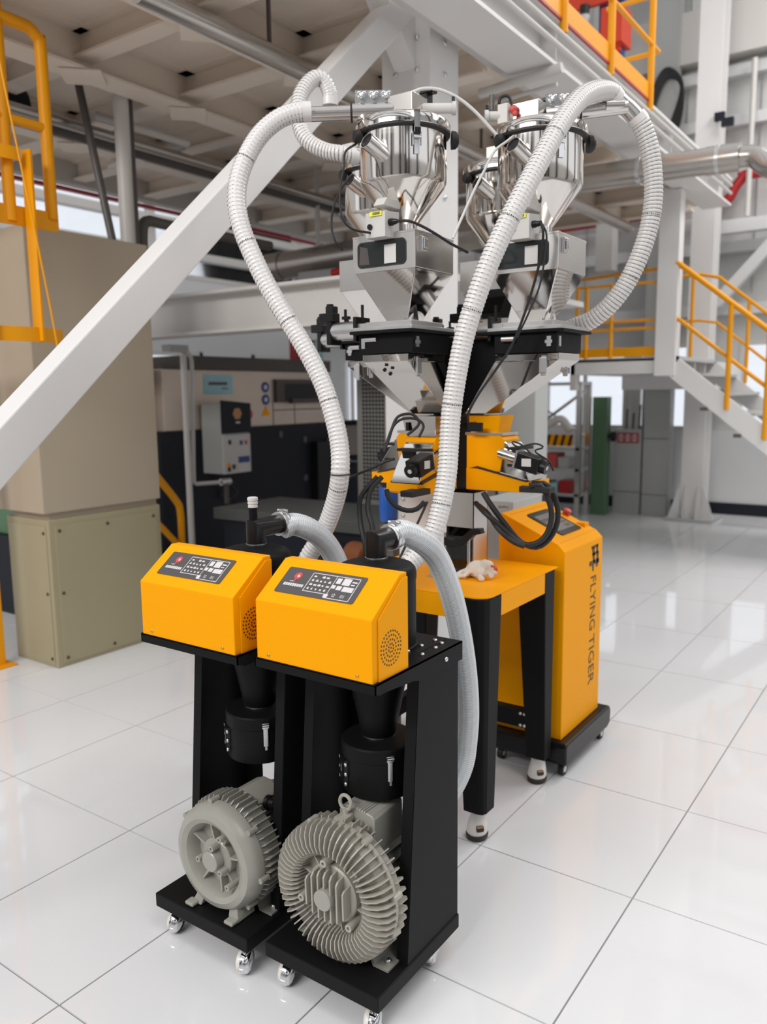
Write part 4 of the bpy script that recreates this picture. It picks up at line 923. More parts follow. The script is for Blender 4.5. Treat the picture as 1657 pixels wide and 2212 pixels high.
# stainless elbow joint where the two hoses meet above the right receiver
j = thing('hose_joint', 'short steel tee joining the two ribbed hoses above the right receiver', 'pipe joint', (-.955, 2.70, 2.36))
MB().tube(spline([(-.964, 2.674, 2.430), (-.945, 2.700, 2.408), (-.925, 2.722, 2.388), (-.905, 2.743, 2.362)], .006), .0275, 26).build('tee_body', SSB, j)
MB().cyl((-.985, 2.655, 2.397), (-.94, 2.695, 2.40), .0235, n=24).build('tee_branch', SSB, j)

# ------------------------------------------------------------------ cables, tubes
G = 'black cables of the dosing machine'
cable('air_tube', 'clear air tube arching from the left receiver top to the right receiver', [(-1.445, 2.239, 2.417), (-1.421, 2.268, 2.431), (-1.384, 2.304, 2.43), (-1.34, 2.342, 2.407), (-1.299, 2.373, 2.369), (-1.264, 2.4, 2.325), (-1.229, 2.427, 2.28)], .0055, PAPER, 'tube')
cable('air_tube', 'clear air tube running down past the back receiver to the left hopper', [(-1.149, 2.50, 2.367), (-1.164, 2.46, 2.322), (-1.195, 2.40, 2.27), (-1.221, 2.36, 2.234), (-1.235, 2.325, 2.176), (-1.243, 2.272, 2.106), (-1.251, 2.216, 2.024), (-1.256, 2.164, 1.95)], .0042, PAPER, 'tube')
for nm, lb, p, r_ in (
 ('black_cable', 'thin black cable looping left from the front receiver lid to its switch box', [(-1.575, 2.12, 2.262), (-1.57, 2.06, 2.225), (-1.545, 2.018, 2.171), (-1.545, 1.999, 2.11), (-1.541, 1.989, 2.056), (-1.529, 1.99, 2.008), (-1.515, 2.02, 1.985), (-1.50, 2.10, 1.984)], .0035),
 ('black_cable', 'thin black cable hanging at the far left of the receivers', [(-1.641, 2.183, 2.19), (-1.652, 2.136, 2.14), (-1.65, 2.095, 2.077), (-1.634, 2.064, 2.014), (-1.616, 2.06, 1.966), (-1.605, 2.09, 1.94)], .0035),
 ('black_cable', 'black cable leaving the gland of the front switch box to the right', [(-1.42, 2.113, 2.012), (-1.40, 2.10, 2.008), (-1.363, 2.095, 2.002), (-1.338, 2.132, 1.988), (-1.311, 2.168, 1.967), (-1.29, 2.21, 1.946), (-1.28, 2.30, 1.93)], .0042),
 ('black_cable', 'long black cable hanging down the front of the right hopper window', [(-1.09, 2.415, 2.012), (-1.076, 2.39, 2.010), (-1.066, 2.385, 1.97), (-1.074, 2.385, 1.902), (-1.095, 2.382, 1.82), (-1.124, 2.37, 1.722), (-1.157, 2.357, 1.637), (-1.201, 2.339, 1.566), (-1.246, 2.315, 1.494), (-1.28, 2.31, 1.435), (-1.31, 2.36, 1.40)], .0042),
 ('black_cable', 'second thinner black cable beside the long one on the right hopper', [(-1.075, 2.40, 2.005), (-1.055, 2.385, 1.967), (-1.056, 2.375, 1.897), (-1.065, 2.36, 1.814), (-1.087, 2.329, 1.73), (-1.12, 2.32, 1.66)], .0032),
 ('black_conduit', 'thick black conduit in the outer bow below the right feeder motor', [(-1.137, 2.488, 1.192), (-1.099, 2.517, 1.190), (-1.072, 2.532, 1.14), (-1.062, 2.533, 1.075), (-1.079, 2.517, 1.013), (-1.117, 2.491, 0.978), (-1.166, 2.467, 0.996), (-1.218, 2.448, 1.058), (-1.264, 2.435, 1.12), (-1.30, 2.44, 1.165)], .0095),
 ('black_conduit', 'thick black conduit in the inner bow below the right feeder motor', [(-1.135, 2.46, 1.19), (-1.104, 2.478, 1.19), (-1.081, 2.489, 1.15), (-1.069, 2.497, 1.087), (-1.083, 2.488, 1.025), (-1.117, 2.471, 0.993), (-1.166, 2.45, 0.996), (-1.226, 2.43, 1.052), (-1.272, 2.417, 1.09), (-1.345, 2.47, 1.12)], .0095),
 ('black_conduit', 'black conduit crossing the chute toward the inner bow', [(-1.338, 2.49, 1.105), (-1.285, 2.457, 1.084), (-1.226, 2.42, 1.041), (-1.175, 2.43, 1.000), (-1.125, 2.448, 0.982)], .0085),
 ('black_conduit', 'black conduit sagging under the left feeder motor to the chute', [(-1.479, 2.127, 1.19), (-1.471, 2.122, 1.17), (-1.453, 2.127, 1.144), (-1.421, 2.146, 1.125), (-1.391, 2.168, 1.128), (-1.374, 2.20, 1.155)], .0085),
 ('black_conduit', 'black conduit dropping from the left feeder behind the loaders', [(-1.461, 2.076, 1.237), (-1.481, 2.04, 1.196), (-1.475, 2.018, 1.14), (-1.452, 2.009, 1.085), (-1.432, 1.998, 1.0), (-1.43, 2.0, .90)], .0085),
 ('black_conduit', 'second black conduit dropping from the left feeder, further left', [(-1.473, 2.068, 1.238), (-1.505, 2.021, 1.175), (-1.493, 2.002, 1.099), (-1.468, 1.99, 1.03), (-1.46, 1.99, .92)], .0085),
 ('black_cable', 'black lead looped high above the left feeder motor', [(-1.348, 2.116, 1.362), (-1.339, 2.129, 1.397), (-1.358, 2.119, 1.418), (-1.393, 2.095, 1.419), (-1.415, 2.076, 1.398), (-1.424, 2.062, 1.356), (-1.433, 2.049, 1.32)], .0045),
 ('black_cable', 'black lead in a tighter loop above the left feeder motor', [(-1.378, 2.097, 1.369), (-1.351, 2.122, 1.404), (-1.371, 2.113, 1.433), (-1.406, 2.088, 1.426), (-1.42, 2.07, 1.384), (-1.429, 2.056, 1.342)], .0045),
 ('black_cable', 'black lead sticking out to the left of the left feeder motors', [(-1.545, 2.0, 1.235), (-1.484, 2.035, 1.262), (-1.44, 2.054, 1.284), (-1.402, 2.063, 1.299)], .004),
 ('black_cable', 'tangled thin black leads over the right feeder motor', [(-1.13, 2.46, 1.295), (-1.16, 2.45, 1.325), (-1.19, 2.44, 1.335), (-1.17, 2.445, 1.318), (-1.12, 2.47, 1.328), (-1.10, 2.49, 1.315), (-1.125, 2.48, 1.302), (-1.085, 2.50, 1.27), (-1.07, 2.51, 1.235)], .003),
 ('black_cable', 'thin black wire running down between ribbed hose and chute', [(-1.37, 2.20, 1.15), (-1.385, 2.16, 1.08), (-1.40, 2.12, 1.02), (-1.41, 2.08, .96)], .004)):
    cable(nm, lb, p, r_, RUB, 'cable', G)

# cable tie on the left ribbed hose
tag(MB().tube([(-1.501+.031*math.cos(a), 1.914+.031*math.sin(a), 1.258) for a in [2*PI*q/24 for q in range(24)]], .002, 6, True).build('cable_tie', RUB, None), 'black cable tie round the left ribbed hose above the loaders', 'cable tie')

# ------------------------------------------------------------------ crumpled cotton glove on the table
g = thing('cotton_glove', 'crumpled white cotton glove with red print lying on the yellow table top', 'glove', (-1.335, 2.49, TZ))
gm = MB()
gm.ball((-1.350, 2.495, TZ+.030), .034, 18, 12, (1.15, 1.0, .86)); gm.ball((-1.318, 2.505, TZ+.044), .026, 16, 10, (1.2, .9, .8)); gm.ball((-1.325, 2.475, TZ+.022), .022, 14, 10, (1.1, 1, 1))
for pts, r_ in (([(-1.37, 2.48, TZ+.03), (-1.39, 2.46, TZ+.018), (-1.405, 2.452, TZ+.009)], .0095), ([(-1.36, 2.47, TZ+.025), (-1.372, 2.445, TZ+.012), (-1.392, 2.438, TZ+.008)], .0085), ([(-1.32, 2.475, TZ+.02), (-1.312, 2.452, TZ+.010), (-1.300, 2.446, TZ+.009)], .009),
                ([(-1.31, 2.49, TZ+.03), (-1.292, 2.487, TZ+.018), (-1.283, 2.482, TZ+.012)], .009), ([(-1.31, 2.50, TZ+.045), (-1.29, 2.50, TZ+.036), (-1.280, 2.50, TZ+.022)], .010)):
    gm.tube(spline(pts, .004), r_, 10); gm.ball(pts[-1], r_, 10, 6)
go = gm.build('glove_body', COTTON, g)
rm_ = go.modifiers.new('fuse', 'REMESH'); rm_.mode = 'VOXEL'; rm_.voxel_size = .0022
sm = go.modifiers.new('soft', 'SMOOTH'); sm.iterations = 4; sm.factor = .5
dt = bpy.data.textures.new('crumple', 'CLOUDS'); dt.noise_scale = .016
dm = go.modifiers.new('crumple', 'DISPLACE'); dm.texture = dt; dm.strength = .007; dm.mid_level = .5
rp = MB()
rp.ball((-1.281, 2.505, TZ+.034), .0115, 12, 8, (.8, 1, 1.1)); rp.ball((-1.290, 2.498, TZ+.045), .009, 10, 8, (1, .7, .6))
rp.build('red_cuff_print', PRED, g)

# ------------------------------------------------------------------ white machine cabinet and blue filter right behind the tower
wc = thing('white_cabinet', 'narrow white electrical cabinet with small black lettering behind the table', 'cabinet', (-1.68, 3.37, 0))
MB().box(-1.78, 3.30, .02, -1.60, 3.62, 1.005).build('cabinet_body', LGRY, wc, 0, .004)
MB().box(-1.665, 3.2985, .86, -1.63, 3.30, .93).build('cabinet_label', PAPER, wc, 0)
MB().tube(spline([(-1.672, 3.299, .972), (-1.667, 3.299, .984), (-1.662, 3.299, .973), (-1.655, 3.299, .981), (-1.65, 3.299, .974), (-1.643, 3.299, .985), (-1.637, 3.299, .975), (-1.63, 3.299, .982), (-1.622, 3.299, .974)], .0015), .0011, 5).build('cabinet_script', PIPD, wc, 0)
MB().box(-1.77, 3.31, 0, -1.61, 3.6, .02).build('cabinet_foot', RUB, wc, 0)
wp = thing('valve_plate', 'white back plate with bolts beside a blue filter bowl, left of the chute', 'valve unit', (-1.84, 2.86, 0))
MB().box(-1.93, 2.85, .847, -1.74, 2.87, 1.16).build('back_plate', LGR2, wp, 0, .002)
for z in (.98, 1.05): place('bolt', bolt_l, wp, Matrix.Translation((-1.895, 2.85, z)) @ RX)
MB().lathe((-1.965, 2.84, .95), (0, 0, 1), [(.034, 0), (.040, .01), (.042, .06), (.042, .14), (.036, .15), (0, .15)], 22).build('filter_bowl', BLUB, wp)
MB().cyl((-1.965, 2.84, 1.09), (-1.965, 2.84, 1.14), .03, n=18).build('filter_head', BLKP, wp)
MB().cyl((-1.965, 2.84, .93), (-1.965, 2.84, .955), .018, n=14).build('drain_knob', RUB, wp)
MB().box(-2.0, 2.82, 0, -1.93, 2.87, .935).build('filter_stand', PIPD, wp, 0)
# ------------------------------------------------------------------ background: left side
c = thing('machine_cabinet', 'big beige two-tier machine cabinet at the left behind the white brace beam', 'cabinet', (-4.17, 2.85, 0))
MB().box(-4.38, 2.50, .0, -3.975, 3.26, .835).build('lower_housing', BEIGE2, c, 0, .006)
MB().box(-4.35, 2.52, .835, -3.995, 3.25, .875).build('neck', BEIGE, c, 0)
MB().box(-4.42, 2.47, .872, -3.965, 3.26, 2.375).build('upper_housing', BEIGE, c, 0, .006)
MB().box(-3.9755, 2.535, .02, -3.970, 3.23, .80).build('side_panel', BEIGE2, c, 0, .002)
MB().box(-4.36, 2.4955, .02, -4.00, 2.5005, .80).build('front_panel', BEIGE2, c, 0, .002)
pb = bolt_mesh('panel_bolt', .010, .006, PDARK, 8)
for y, z in ((2.56, .77), (2.56, .42), (2.56, .05), (2.87, .77), (2.87, .05), (3.2, .77), (3.2, .42)):
    place('panel_bolt', pb, c, Matrix.Translation((-3.970, y, z)) @ RY)
for z in (.76, .42, .05): place('panel_bolt', pb, c, Matrix.Translation((-4.02, 2.4955, z)) @ RX)
MB().box(-4.4, 2.4, 2.375, -4.3, 2.45, 2.38).build('top_lip', BEIGE, c, 0)
gm_ = thing('green_machine', 'dark green machine frame at the left edge behind the ladder post', 'machine', (-5.4, 3.2, 0))
MB().box(-5.9, 3.0, .0, -5.2, 3.6, .55).build('machine_base', NAVY, gm_, 0)
MB().box(-5.8, 3.05, .55, -5.1, 3.5, .78).build('machine_bed', GRN, gm_, 0, .01)
MB().box(-5.5, 3.08, .78, -5.3, 3.2, 1.05).build('valve_block', ORG, gm_, 0, .01)
MB().box(-5.75, 3.08, .78, -5.55, 3.2, 1.15).build('hand_wheel_block', GRN, gm_, 0, .01)

# yellow ladder with safety cage
ld = thing('caged_ladder', 'yellow fixed ladder with safety cage and gate frame at the upper left', 'ladder', (-4.1, 2.3, 0))
MB().bar((-4.30, 2.345, 0), (-4.30, 2.345, 3.3), .05, .05, (0, 1, 0)).box(-4.37, 2.28, 0, -4.23, 2.41, .012).build('stile', YRAIL, ld, 0, .004)
MB().bar((-4.30, 1.90, 0), (-4.30, 1.90, 3.3), .05, .05, (0, 1, 0)).build('stile', YRAIL, ld, 0, .004)
rg = MB().cyl((-4.30, 1.9, 0), (-4.30, 2.345, 0), .014, n=10).mesh('rung', YRAIL)
for k in range(11): place('rung', rg, ld, Matrix.Translation((0, 0, .3+.28*k)))
def hoop(z0, z1, cx, cy_, rx, ry, a0, a1, n=22):
    m = MB(); vs = []; fs = []
    for i in range(n+1):
        a = math.radians(a0+(a1-a0)*i/n)
        for rr, zz in ((1, z0), (1, z1), (.97, z1), (.97, z0)): vs.append((cx+rx*rr*math.cos(a), cy_+ry*rr*math.sin(a), zz))
    for i in range(n):
        for q in range(4): fs.append((i*4+q, i*4+(q+1) % 4, (i+1)*4+(q+1) % 4, (i+1)*4+q))
    return m.add(vs, fs)
hoop(1.765, 1.835, -4.05, 2.30, .36, .36, -110, 42).build('cage_hoop', YRAIL, ld)
hoop(2.60, 2.66, -4.05, 2.30, .36, .36, -110, 2).build('cage_hoop', YRAIL, ld)
for a in (-60, -25, 9):
    x, y = -4.05+.352*math.cos(math.radians(a)), 2.30+.352*math.sin(math.radians(a))
    MB().bar((x, y, 1.77), (x, y, 2.66 if a == 9 else 3.3), .012, .062, (math.cos(math.radians(a)), math.sin(math.radians(a)), 0)).build('cage_strap', YRAIL, ld, 0)
f = MB(); X_ = -3.75
pth = [(X_, 2.20, 3.245)] + [(X_, 2.42+.08*math.sin(a), 3.165+.08*math.cos(a)) for a in along(0, PI/2, 6)] + [(X_, 2.50, 2.36)]
f.tube(spline(pth, .03), .030, 10); f.build('gate_frame', YRAIL, ld, 60)
MB().box(X_-.01, 2.10, 2.315, X_+.01, 2.53, 2.405).build('toe_board', YRAIL, ld, 0, .003)
MB().cyl((X_, 2.1, 2.80), (X_, 2.50, 2.80), .022, n=12).build('mid_rail', YRAIL, ld)
MB().cyl((X_, 2.28, 2.33), (X_, 2.28, 3.3), .028, n=12).build('gate_post', YRAIL, ld)
mo = thing('ceiling_motor', 'dark blue motor at the top left corner above the yellow gate frame', 'motor', (-4.7, 3.0, 3.3))
MB().cyl((-4.9, 2.75, 3.28), (-4.9, 3.1, 3.28), .11, n=20).cyl((-4.9, 2.70, 3.28), (-4.9, 2.75, 3.28), .08, n=20).build('motor_body', NAVY, mo)
MB().box(-5.0, 2.8, 3.36, -4.8, 3.05, 3.46).build('motor_mount', NAVY, mo, 0)
MB().cyl((-4.9, 3.1, 3.28), (-4.9, 3.13, 3.28), .07, n=20).build('red_flange', RED, mo)
tag(MB().tube(spline([(-3.70, 2.20, 3.4), (-3.66, 2.26, 2.8), (-3.62, 2.33, 2.2), (-3.60, 2.38, 1.75), (-3.62, 2.40, 1.55)], .02), .005, 6).build('orange_cord', YRAIL, None), 'thin orange cord hanging beside the yellow ladder cage', 'cord')

# conduits running up to the deck
tag(MB().cyl((-4.2, 3.31, 2.376), (-4.2, 3.31, 3.46), .045, n=16).build('white_downpipe', LGR2, None), 'thick pale vertical pipe rising from the beige cabinet top', 'pipe')
tag(MB().cyl((-4.25, 3.40, 2.0), (-4.25, 3.40, 3.46), .030, n=14).build('dark_downpipe', PIPD, None), 'dark vertical pipe just right of the pale downpipe', 'pipe')
tag(MB().cyl((-4.22, 3.22, 2.376), (-4.42, 3.16, 3.46), .024, n=14).build('slanted_pipe', PIPD, None), 'dark slightly slanted pipe left of the pale downpipe', 'pipe')
tag(MB().tube(spline([(-4.3, 3.50, 2.1), (-4.3, 3.50, 2.52), (-4.3, 3.56, 2.60), (-4.3, 3.7, 2.60), (-4.3, 4.7, 2.60)], .02), .035, 12).build('elbow_pipe', PIPD, None), 'dark pipe with elbow turning right beside the downpipes', 'pipe')
tag(MB().tube(spline([(-4.0, 3.0, 3.10), (-3.98, 3.06, 3.12), (-3.98, 3.35, 3.12), (-3.96, 3.42, 3.12), (-3.9, 3.44, 3.12), (-3.5, 3.44, 3.12)], .02) if False else [(-4.45, 3.30, 3.20), (-4.42, 4.02, 3.20), (-4.5, 4.05, 3.2), (-5.3, 4.05, 3.2)], .028, 10).build('sprinkler_pipe', LGR2, None), 'pale thin pipe with an elbow under the deck at the upper left', 'pipe')
for dx, r_, m_, lb in ((0, .045, PIPD, 'dark round pipe crossing under the deck from the yellow gate frame'), (.13, .032, PIPE, 'thin metallic pipe running beside the dark one under the deck')):
    tag(MB().cyl((-4.62+dx, 2.3, 3.12), (-4.62+dx, 8.8, 3.12), r_, n=14).build('deck_pipe', m_, None), lb, 'pipe', 'pipes under the deck')
lp = thing('steel_duct', 'shiny metal duct with rounded end seen right of the brace beam', 'duct', (-4.6, 5.2, 2.8))
MB().lathe((-5.3, 5.6, 2.62), (1, .02, .03), [(.0, 0), (.08, .01), (.12, .06), (.12, .28), (.125, .28), (.125, .32), (.115, .32), (.115, 2.3), (0, 2.3)], 24).build('duct_body', PIPE, lp)
MB().cyl((-4.6, 5.62, 2.7), (-4.6, 5.62, 3.4), .02, n=8).build('duct_hanger', LGR2, lp)
tag(MB().ball((-3.35, 4.9, 2.60), .07, 14, 10, (1.1, 1, .8)).cyl((-3.35, 4.9, 2.64), (-3.35, 4.9, 3.46), .012, n=8).build('dark_lamp', NAVY, None), 'dark blue rounded lamp hanging left of the front receiver', 'lamp')
tag(MB().tube(spline([(-3.95, 5.0, 2.40), (-3.80, 5.0, 2.42), (-3.70, 5.0, 2.40), (-3.66, 5.0, 2.32), (-3.66, 5.0, 2.1)], .02), .035, 12).build('red_bend_pipe', RED, None), 'red bent pipe above the grey tie beam left of the tower', 'pipe')
tag(MB().cyl((-6.2, 5.1, 2.24), (-4.6, 5.1, 2.30), .035, n=12).build('red_header_pipe', RED, None), 'straight red pipe just below the brace beam above the tie beam', 'pipe')
gx = thing('grey_machine_hood', 'pale grey machine hood above the tie beam with fluted side', 'machine', (-4.0, 5.6, 2.2))
MB().box(-4.65, 5.4, 2.2, -3.9, 6.0, 2.52).build('hood_body', LGRY, gx, 0, .01)
fl_ = MB().box(-.012, 0, 0, .012, .02, .30).mesh('hood_flute', WHT, 0)
for k in range(9): place('hood_flute', fl_, gx, Matrix.Translation((-3.85+.07*k, 5.5, 2.2)))
MB().box(-3.88, 5.52, 2.2, -3.25, 6.0, 2.5).build('hood_side', LGR2, gx, 0)

# dark injection machine
X_ = -5.5
im = thing('moulding_machine', 'large dark navy machine with silver upper guard behind the left loader', 'machine', (-6.0, 5.8, 0))
MB().box(-6.4, 4.55, .02, X_, 7.1, 1.19).build('machine_base', NAVY, im, 0, .008)
MB().box(-6.35, 4.62, 1.19, X_-.02, 6.85, 1.72).build('upper_guard', SILV, im, 0, .006)
MB().box(-6.4, 4.85, 1.72, X_+.02, 6.86, 1.84).build('top_hood', BRN, im, 0, .006)
MB().box(-6.5, 4.2, .02, -5.62, 4.55, 1.75).build('end_panel', SILV, im, 0, .006)
MB().box(X_-.021, 5.08, 1.50, X_-.016, 5.44, 1.68).build('pale_blue_sign', CYAN, im, 0)
for q, (y0, y1, z) in enumerate(((5.14, 5.37, 1.585), (5.30, 5.38, 1.548))): MB().box(X_-.0162, y0, z, X_-.0145, y1, z+(.028 if q == 0 else .012)).build('sign_lettering', PIPD, im, 0)
for z in (1.565, 1.445): 
    MB().cyl((X_-.021, 5.88, z), (X_-.014, 5.88, z), .052, n=20).build('blue_sticker', BLUE, im, 0)
    MB().cyl((X_-.014, 5.88, z), (X_-.0125, 5.88, z), .022, n=12).build('sticker_symbol', PRINT, im, 0)
MB().prx([(5.82, 1.29), (5.94, 1.29), (5.88, 1.385)], X_-.021, X_-.014).build('yellow_triangle', YEL, im, 0)
MB().box(X_-.03, 6.00, 1.415, X_+.02, 6.80, 1.64).build('hatch_frame', BRN, im, 0)
MB().box(X_+.0, 6.12, 1.43, X_+.022, 6.78, 1.60).build('hatch_opening', DARK, im, 0)
MB().box(X_-.0, 6.2, 1.405, X_+.05, 6.84, 1.45).build('hatch_rail', BRN, im, 0)
for y in (5.98, 6.30, 6.80): MB().box(X_-.0205, y, 1.19, X_-.017, y+.008, 1.42).build('guard_seam', BRN, im, 0)
MB().box(X_-.0205, 5.98, 1.335, X_-.017, 6.80, 1.345).build('guard_seam', BRN, im, 0)
for y, z in ((6.42, 1.03), (6.42, .63), (6.05, 1.1)): MB().box(X_, y-.02, z-.03, X_+.012, y+.03, z+.03).build('door_lock', PIPD, im, 0, .004)
for y in (5.3, 6.5): MB().box(X_-.001, y, .05, X_+.001, y+.012, 1.17).build('door_seam', DARK, im, 0)
ex = X_+.28
cbx = thing('wall_control_box', 'grey control box with sloping navy lid and amber emblem on the dark machine', 'control box', (X_+.14, 5.15, .9))
MB().box(X_+.001, 5.02, .80, ex-.03, 5.36, 1.42).build('box_body', LGRY, cbx, 0, .006)
MB().prx([(5.015, 1.16), (5.365, 1.16), (5.365, 1.42), (5.015, 1.45)], ex-.03, ex).build('navy_lid', NAVY, cbx, 0, .005)
MB().box(ex-.03, 5.02, .80, ex-.015, 5.36, 1.15).build('switch_panel', LGR2, cbx, 0, .004)
MB().lathe((ex, 5.19, 1.33), (1, 0, 0), [(.055, 0), (.055, .003), (.02, .004), (0, .004)], 6).build('amber_emblem', CORG, cbx, 0)
MB().box(ex, 5.17, 1.245, ex+.003, 5.22, 1.26).build('lid_lettering', PRINT, cbx, 0)
for y, z, m_ in ((5.10, 1.08, DARK), (5.24, 1.07, BLUE), (5.30, 1.07, PRED), (5.08, .88, YEL), (5.14, .86, DARK), (5.08, .84, DARK)): MB().box(ex-.016, y-.016, z-.02, ex-.008, y+.016, z+.02).build('switch', m_, cbx, 0, .004)
MB().box(ex-.016, 5.20, .89, ex-.012, 5.34, .945).build('blue_label', BLUE, cbx, 0); MB().box(ex-.016, 5.20, .81, ex-.012, 5.34, .885).build('white_label', PRINT, cbx, 0)
MB().cyl((X_+.2, 5.37, 1.32), (X_+.2, 5.42, 1.32), .05, n=16).build('red_knob', PRED, cbx)
tag(MB().tube(spline([(X_+.1, 5.2, .80), (X_+.12, 5.24, .68), (X_+.12, 5.3, .60), (X_+.08, 5.25, .55), (X_+.02, 5.2, .6)], .02), .02, 8).build('box_cable', RUB, None), 'black cable under the control box of the dark machine', 'cable')
sd_ = thing('side_control_stand', 'upright dark panel with white edge on the dark machine, left of the ribbed hose', 'panel', (X_+.1, 6.7, .4))
MB().box(X_+.0, 6.52, .38, X_+.10, 6.78, 1.0).build('dark_panel', DARK, sd_, 0, .006)
MB().box(X_+.0, 6.79, .40, X_+.12, 6.90, 1.02).build('white_edge', LGR2, sd_, 0, .004)
MB().box(X_+.0, 6.87, .85, X_+.14, 7.02, 1.05).build('switch_head', LGR2, sd_, 0, .006)
MB().box(X_+.0, 6.95, .52, X_+.1, 7.06, .72).build('blue_box', BLUE, sd_, 0, .006)
mn = thing('operator_monitor', 'grey operator screen on a stand half hidden behind the left ribbed hose', 'monitor', (-4.0, 5.4, 0))
MB().bar((-4.02, 5.42, .95), (-3.97, 5.36, 1.28), .36, .05, (1, -1, .3)).build('monitor_case', NAVY, mn, 0, .01)
MB().bar((-3.995, 5.375, 1.00), (-3.955, 5.325, 1.24), .26, .02, (1, -1, .3)).build('monitor_glass', SCRL, mn, 0)
MB().box(-4.25, 5.45, 0, -3.95, 5.75, .92).build('monitor_stand', NAVY, mn, 0, .01)
# machine bed, mid distance
bd = thing('machine_bed', 'low grey machine bed with dark drives behind the loaders', 'machine', (-3.3, 4.0, 0))
MB().box(-4.3, 4.0, .62, -2.7, 4.7, .70).build('bed_top', BEDG, bd, 0, .006)
MB().box(-4.25, 4.05, .0, -2.75, 4.65, .62).build('bed_base', NAVY, bd, 0)
MB().cyl((-3.0, 3.94, .50), (-2.85, 3.90, .50), .09, n=20).build('copper_drive', COPR, bd)
MB().box(-2.85, 3.85, .38, -2.72, 4.0, .56).build('drive_box', BLKP, bd, 0, .006)
MB().cyl((-3.25, 3.96, .44), (-3.1, 3.92, .44), .075, n=18).build('dark_drive', BLKP, bd)
# yellow handrail by the beige cabinet
tag(MB().tube(spline([(-4.6, 3.66, 1.06), (-4.6, 3.76, .93), (-4.6, 3.92, .74), (-4.6, 3.955, .66), (-4.6, 3.96, .45), (-4.6, 3.96, 0)], .02), .026, 12).tube([(-4.6, 3.64, .70), (-4.6, 3.74, .60), (-4.6, 3.95, .38)], .022, 12).build('bent_handrail', YRAIL, None), 'bent yellow handrail between beige cabinet and dark machine', 'handrail')
wp_ = thing('white_conduits', 'pair of white vertical conduits in front of the dark machine', 'conduit', (-4.8, 4.25, 0))
MB().cyl((-4.8, 4.23, 0), (-4.8, 4.23, 1.80), .025, n=12).build('conduit', LGR2, wp_)
MB().tube(spline([(-4.8, 4.21, 1.83), (-4.8, 4.29, 1.80), (-4.8, 4.31, 1.72), (-4.8, 4.30, 1.4), (-4.8, 4.28, .90), (-4.8, 4.29, .82), (-4.8, 4.36, .81), (-4.8, 4.56, .80)], .02), .016, 10).build('conduit', LGR2, wp_)
MB().cyl((-4.8, 4.56, .80), (-4.8, 4.66, .80), .028, n=12).build('brass_valve', ZINC, wp_); MB().cyl((-4.8, 4.62, .80), (-4.8, 4.62, .62), .02, n=10).build('filter_cup', PIPD, wp_)
MB().box(-4.86, 4.08, 1.82, -4.76, 4.25, 1.87).build('cable_tray', LGRY, wp_, 0)

# grey cabinets behind the tower, one with grid vents
gc = thing('vented_cabinet', 'tall grey cabinet with square-hole vent grid behind the tower', 'cabinet', (-2.85, 5.0, 0))
MB().box(-3.60, 4.8, .0, -2.46, 5.2, 1.62).build('cabinet_body', VENT, gc, 0, .006)
mh = MB()
for ix in range(7):
    for iz in range(32): mh.box(-3.545+ix*.029, 4.797, .72+iz*.0285, -3.545+ix*.029+.019, 4.7995, .72+iz*.0285+.019)
stuff(mh.build('vent_holes', DARK, gc, 0))
MB().box(-3.33, 4.796, .4, -3.32, 4.80, 1.6).build('door_seam', PIPD, gc, 0)
for z in (.95, 1.1): MB().box(-3.25, 4.78, z, -3.15, 4.80, z+.06).build('small_label', PAPER, gc, 0)
gd = thing('plain_cabinet', 'plain grey cabinet with dark plinth behind the right feeder', 'cabinet', (-2.28, 5.0, 0))
MB().box(-2.44, 4.8, .82, -2.18, 5.0, 1.60).build('cabinet_body', LGRY, gd, 0, .006)
MB().box(-2.44, 4.79, .0, -2.18, 5.0, .82).build('dark_base', NAVY, gd, 0, .004)
MB().box(-2.22, 4.788, .78, -2.21, 4.79, .80).build('lock', ZINC, gd, 0)
for nm, y0, y1, h, m_, lb in (('red_carton', 6.50, 6.62, .24, RED, 'red carton on the dark machine hood behind the left ribbed hose'), ('dark_carton', 6.63, 6.69, .20, BRN, 'narrow dark carton between red and teal boxes on the machine hood'), ('teal_carton', 6.70, 6.84, .16, CYAN, 'pale teal box at the right end of the dark machine hood')):
    t = thing(nm, lb, 'box', (-5.65, (y0+y1)/2, 1.84))
    MB().box(-5.74, y0, 1.84, -5.56, y1, 1.84+h).build('carton_body', m_, t, 0, .004)
    MB().box(-5.742, y0-.002, 1.84+h, -5.558, y1+.002, 1.846+h).build('carton_lid', m_, t, 0)

# ------------------------------------------------------------------ background: right side
pf = rroot('platform_floor', (-2.55, 8.2, 1.7))
MB().box(-3.05, 7.5, 1.645, -2.06, 7.56, 1.785).box(-3.05, 8.95, 1.645, -2.06, 9.0, 1.785).box(-3.05, 7.5, 1.645, -3.0, 9.0, 1.785).build('platform_frame', WHT, pf, 0, .004)
MB().box(-3.05, 7.5, 1.76, -2.06, 9.0, 1.795).build('deck_plate', LGRY, pf, 0)
for y in (7.9, 8.3, 8.7): MB().box(-3.0, y, 1.67, -2.1, y+.04, 1.76).build('platform_joist', GRYB, pf, 0)
MB().box(-3.05, 7.50, 1.5, -2.99, 7.6, 1.645).build('platform_bracket', LGR2, pf, 0)
MB().box(-3.05, 9.0, 1.5, -2.06, 10.27, 1.78).build('platform_back_beam', WHT, pf, 0)
rl = thing('platform_railing', 'yellow railing with toe board along the front of the raised platform', 'railing', (-2.6, 7.5, 1.79))
MB().box(-2.99, 7.495, 1.80, -2.22, 7.505, 1.885).build('toe_board', YRAIL, rl, 0)
for x in (-2.99, -2.90, -2.66, -2.22): MB().cyl((x, 7.5, 1.79), (x, 7.5, 2.46 if x != -2.22 else 2.56), .018, n=10).build('post', YRAIL, rl)
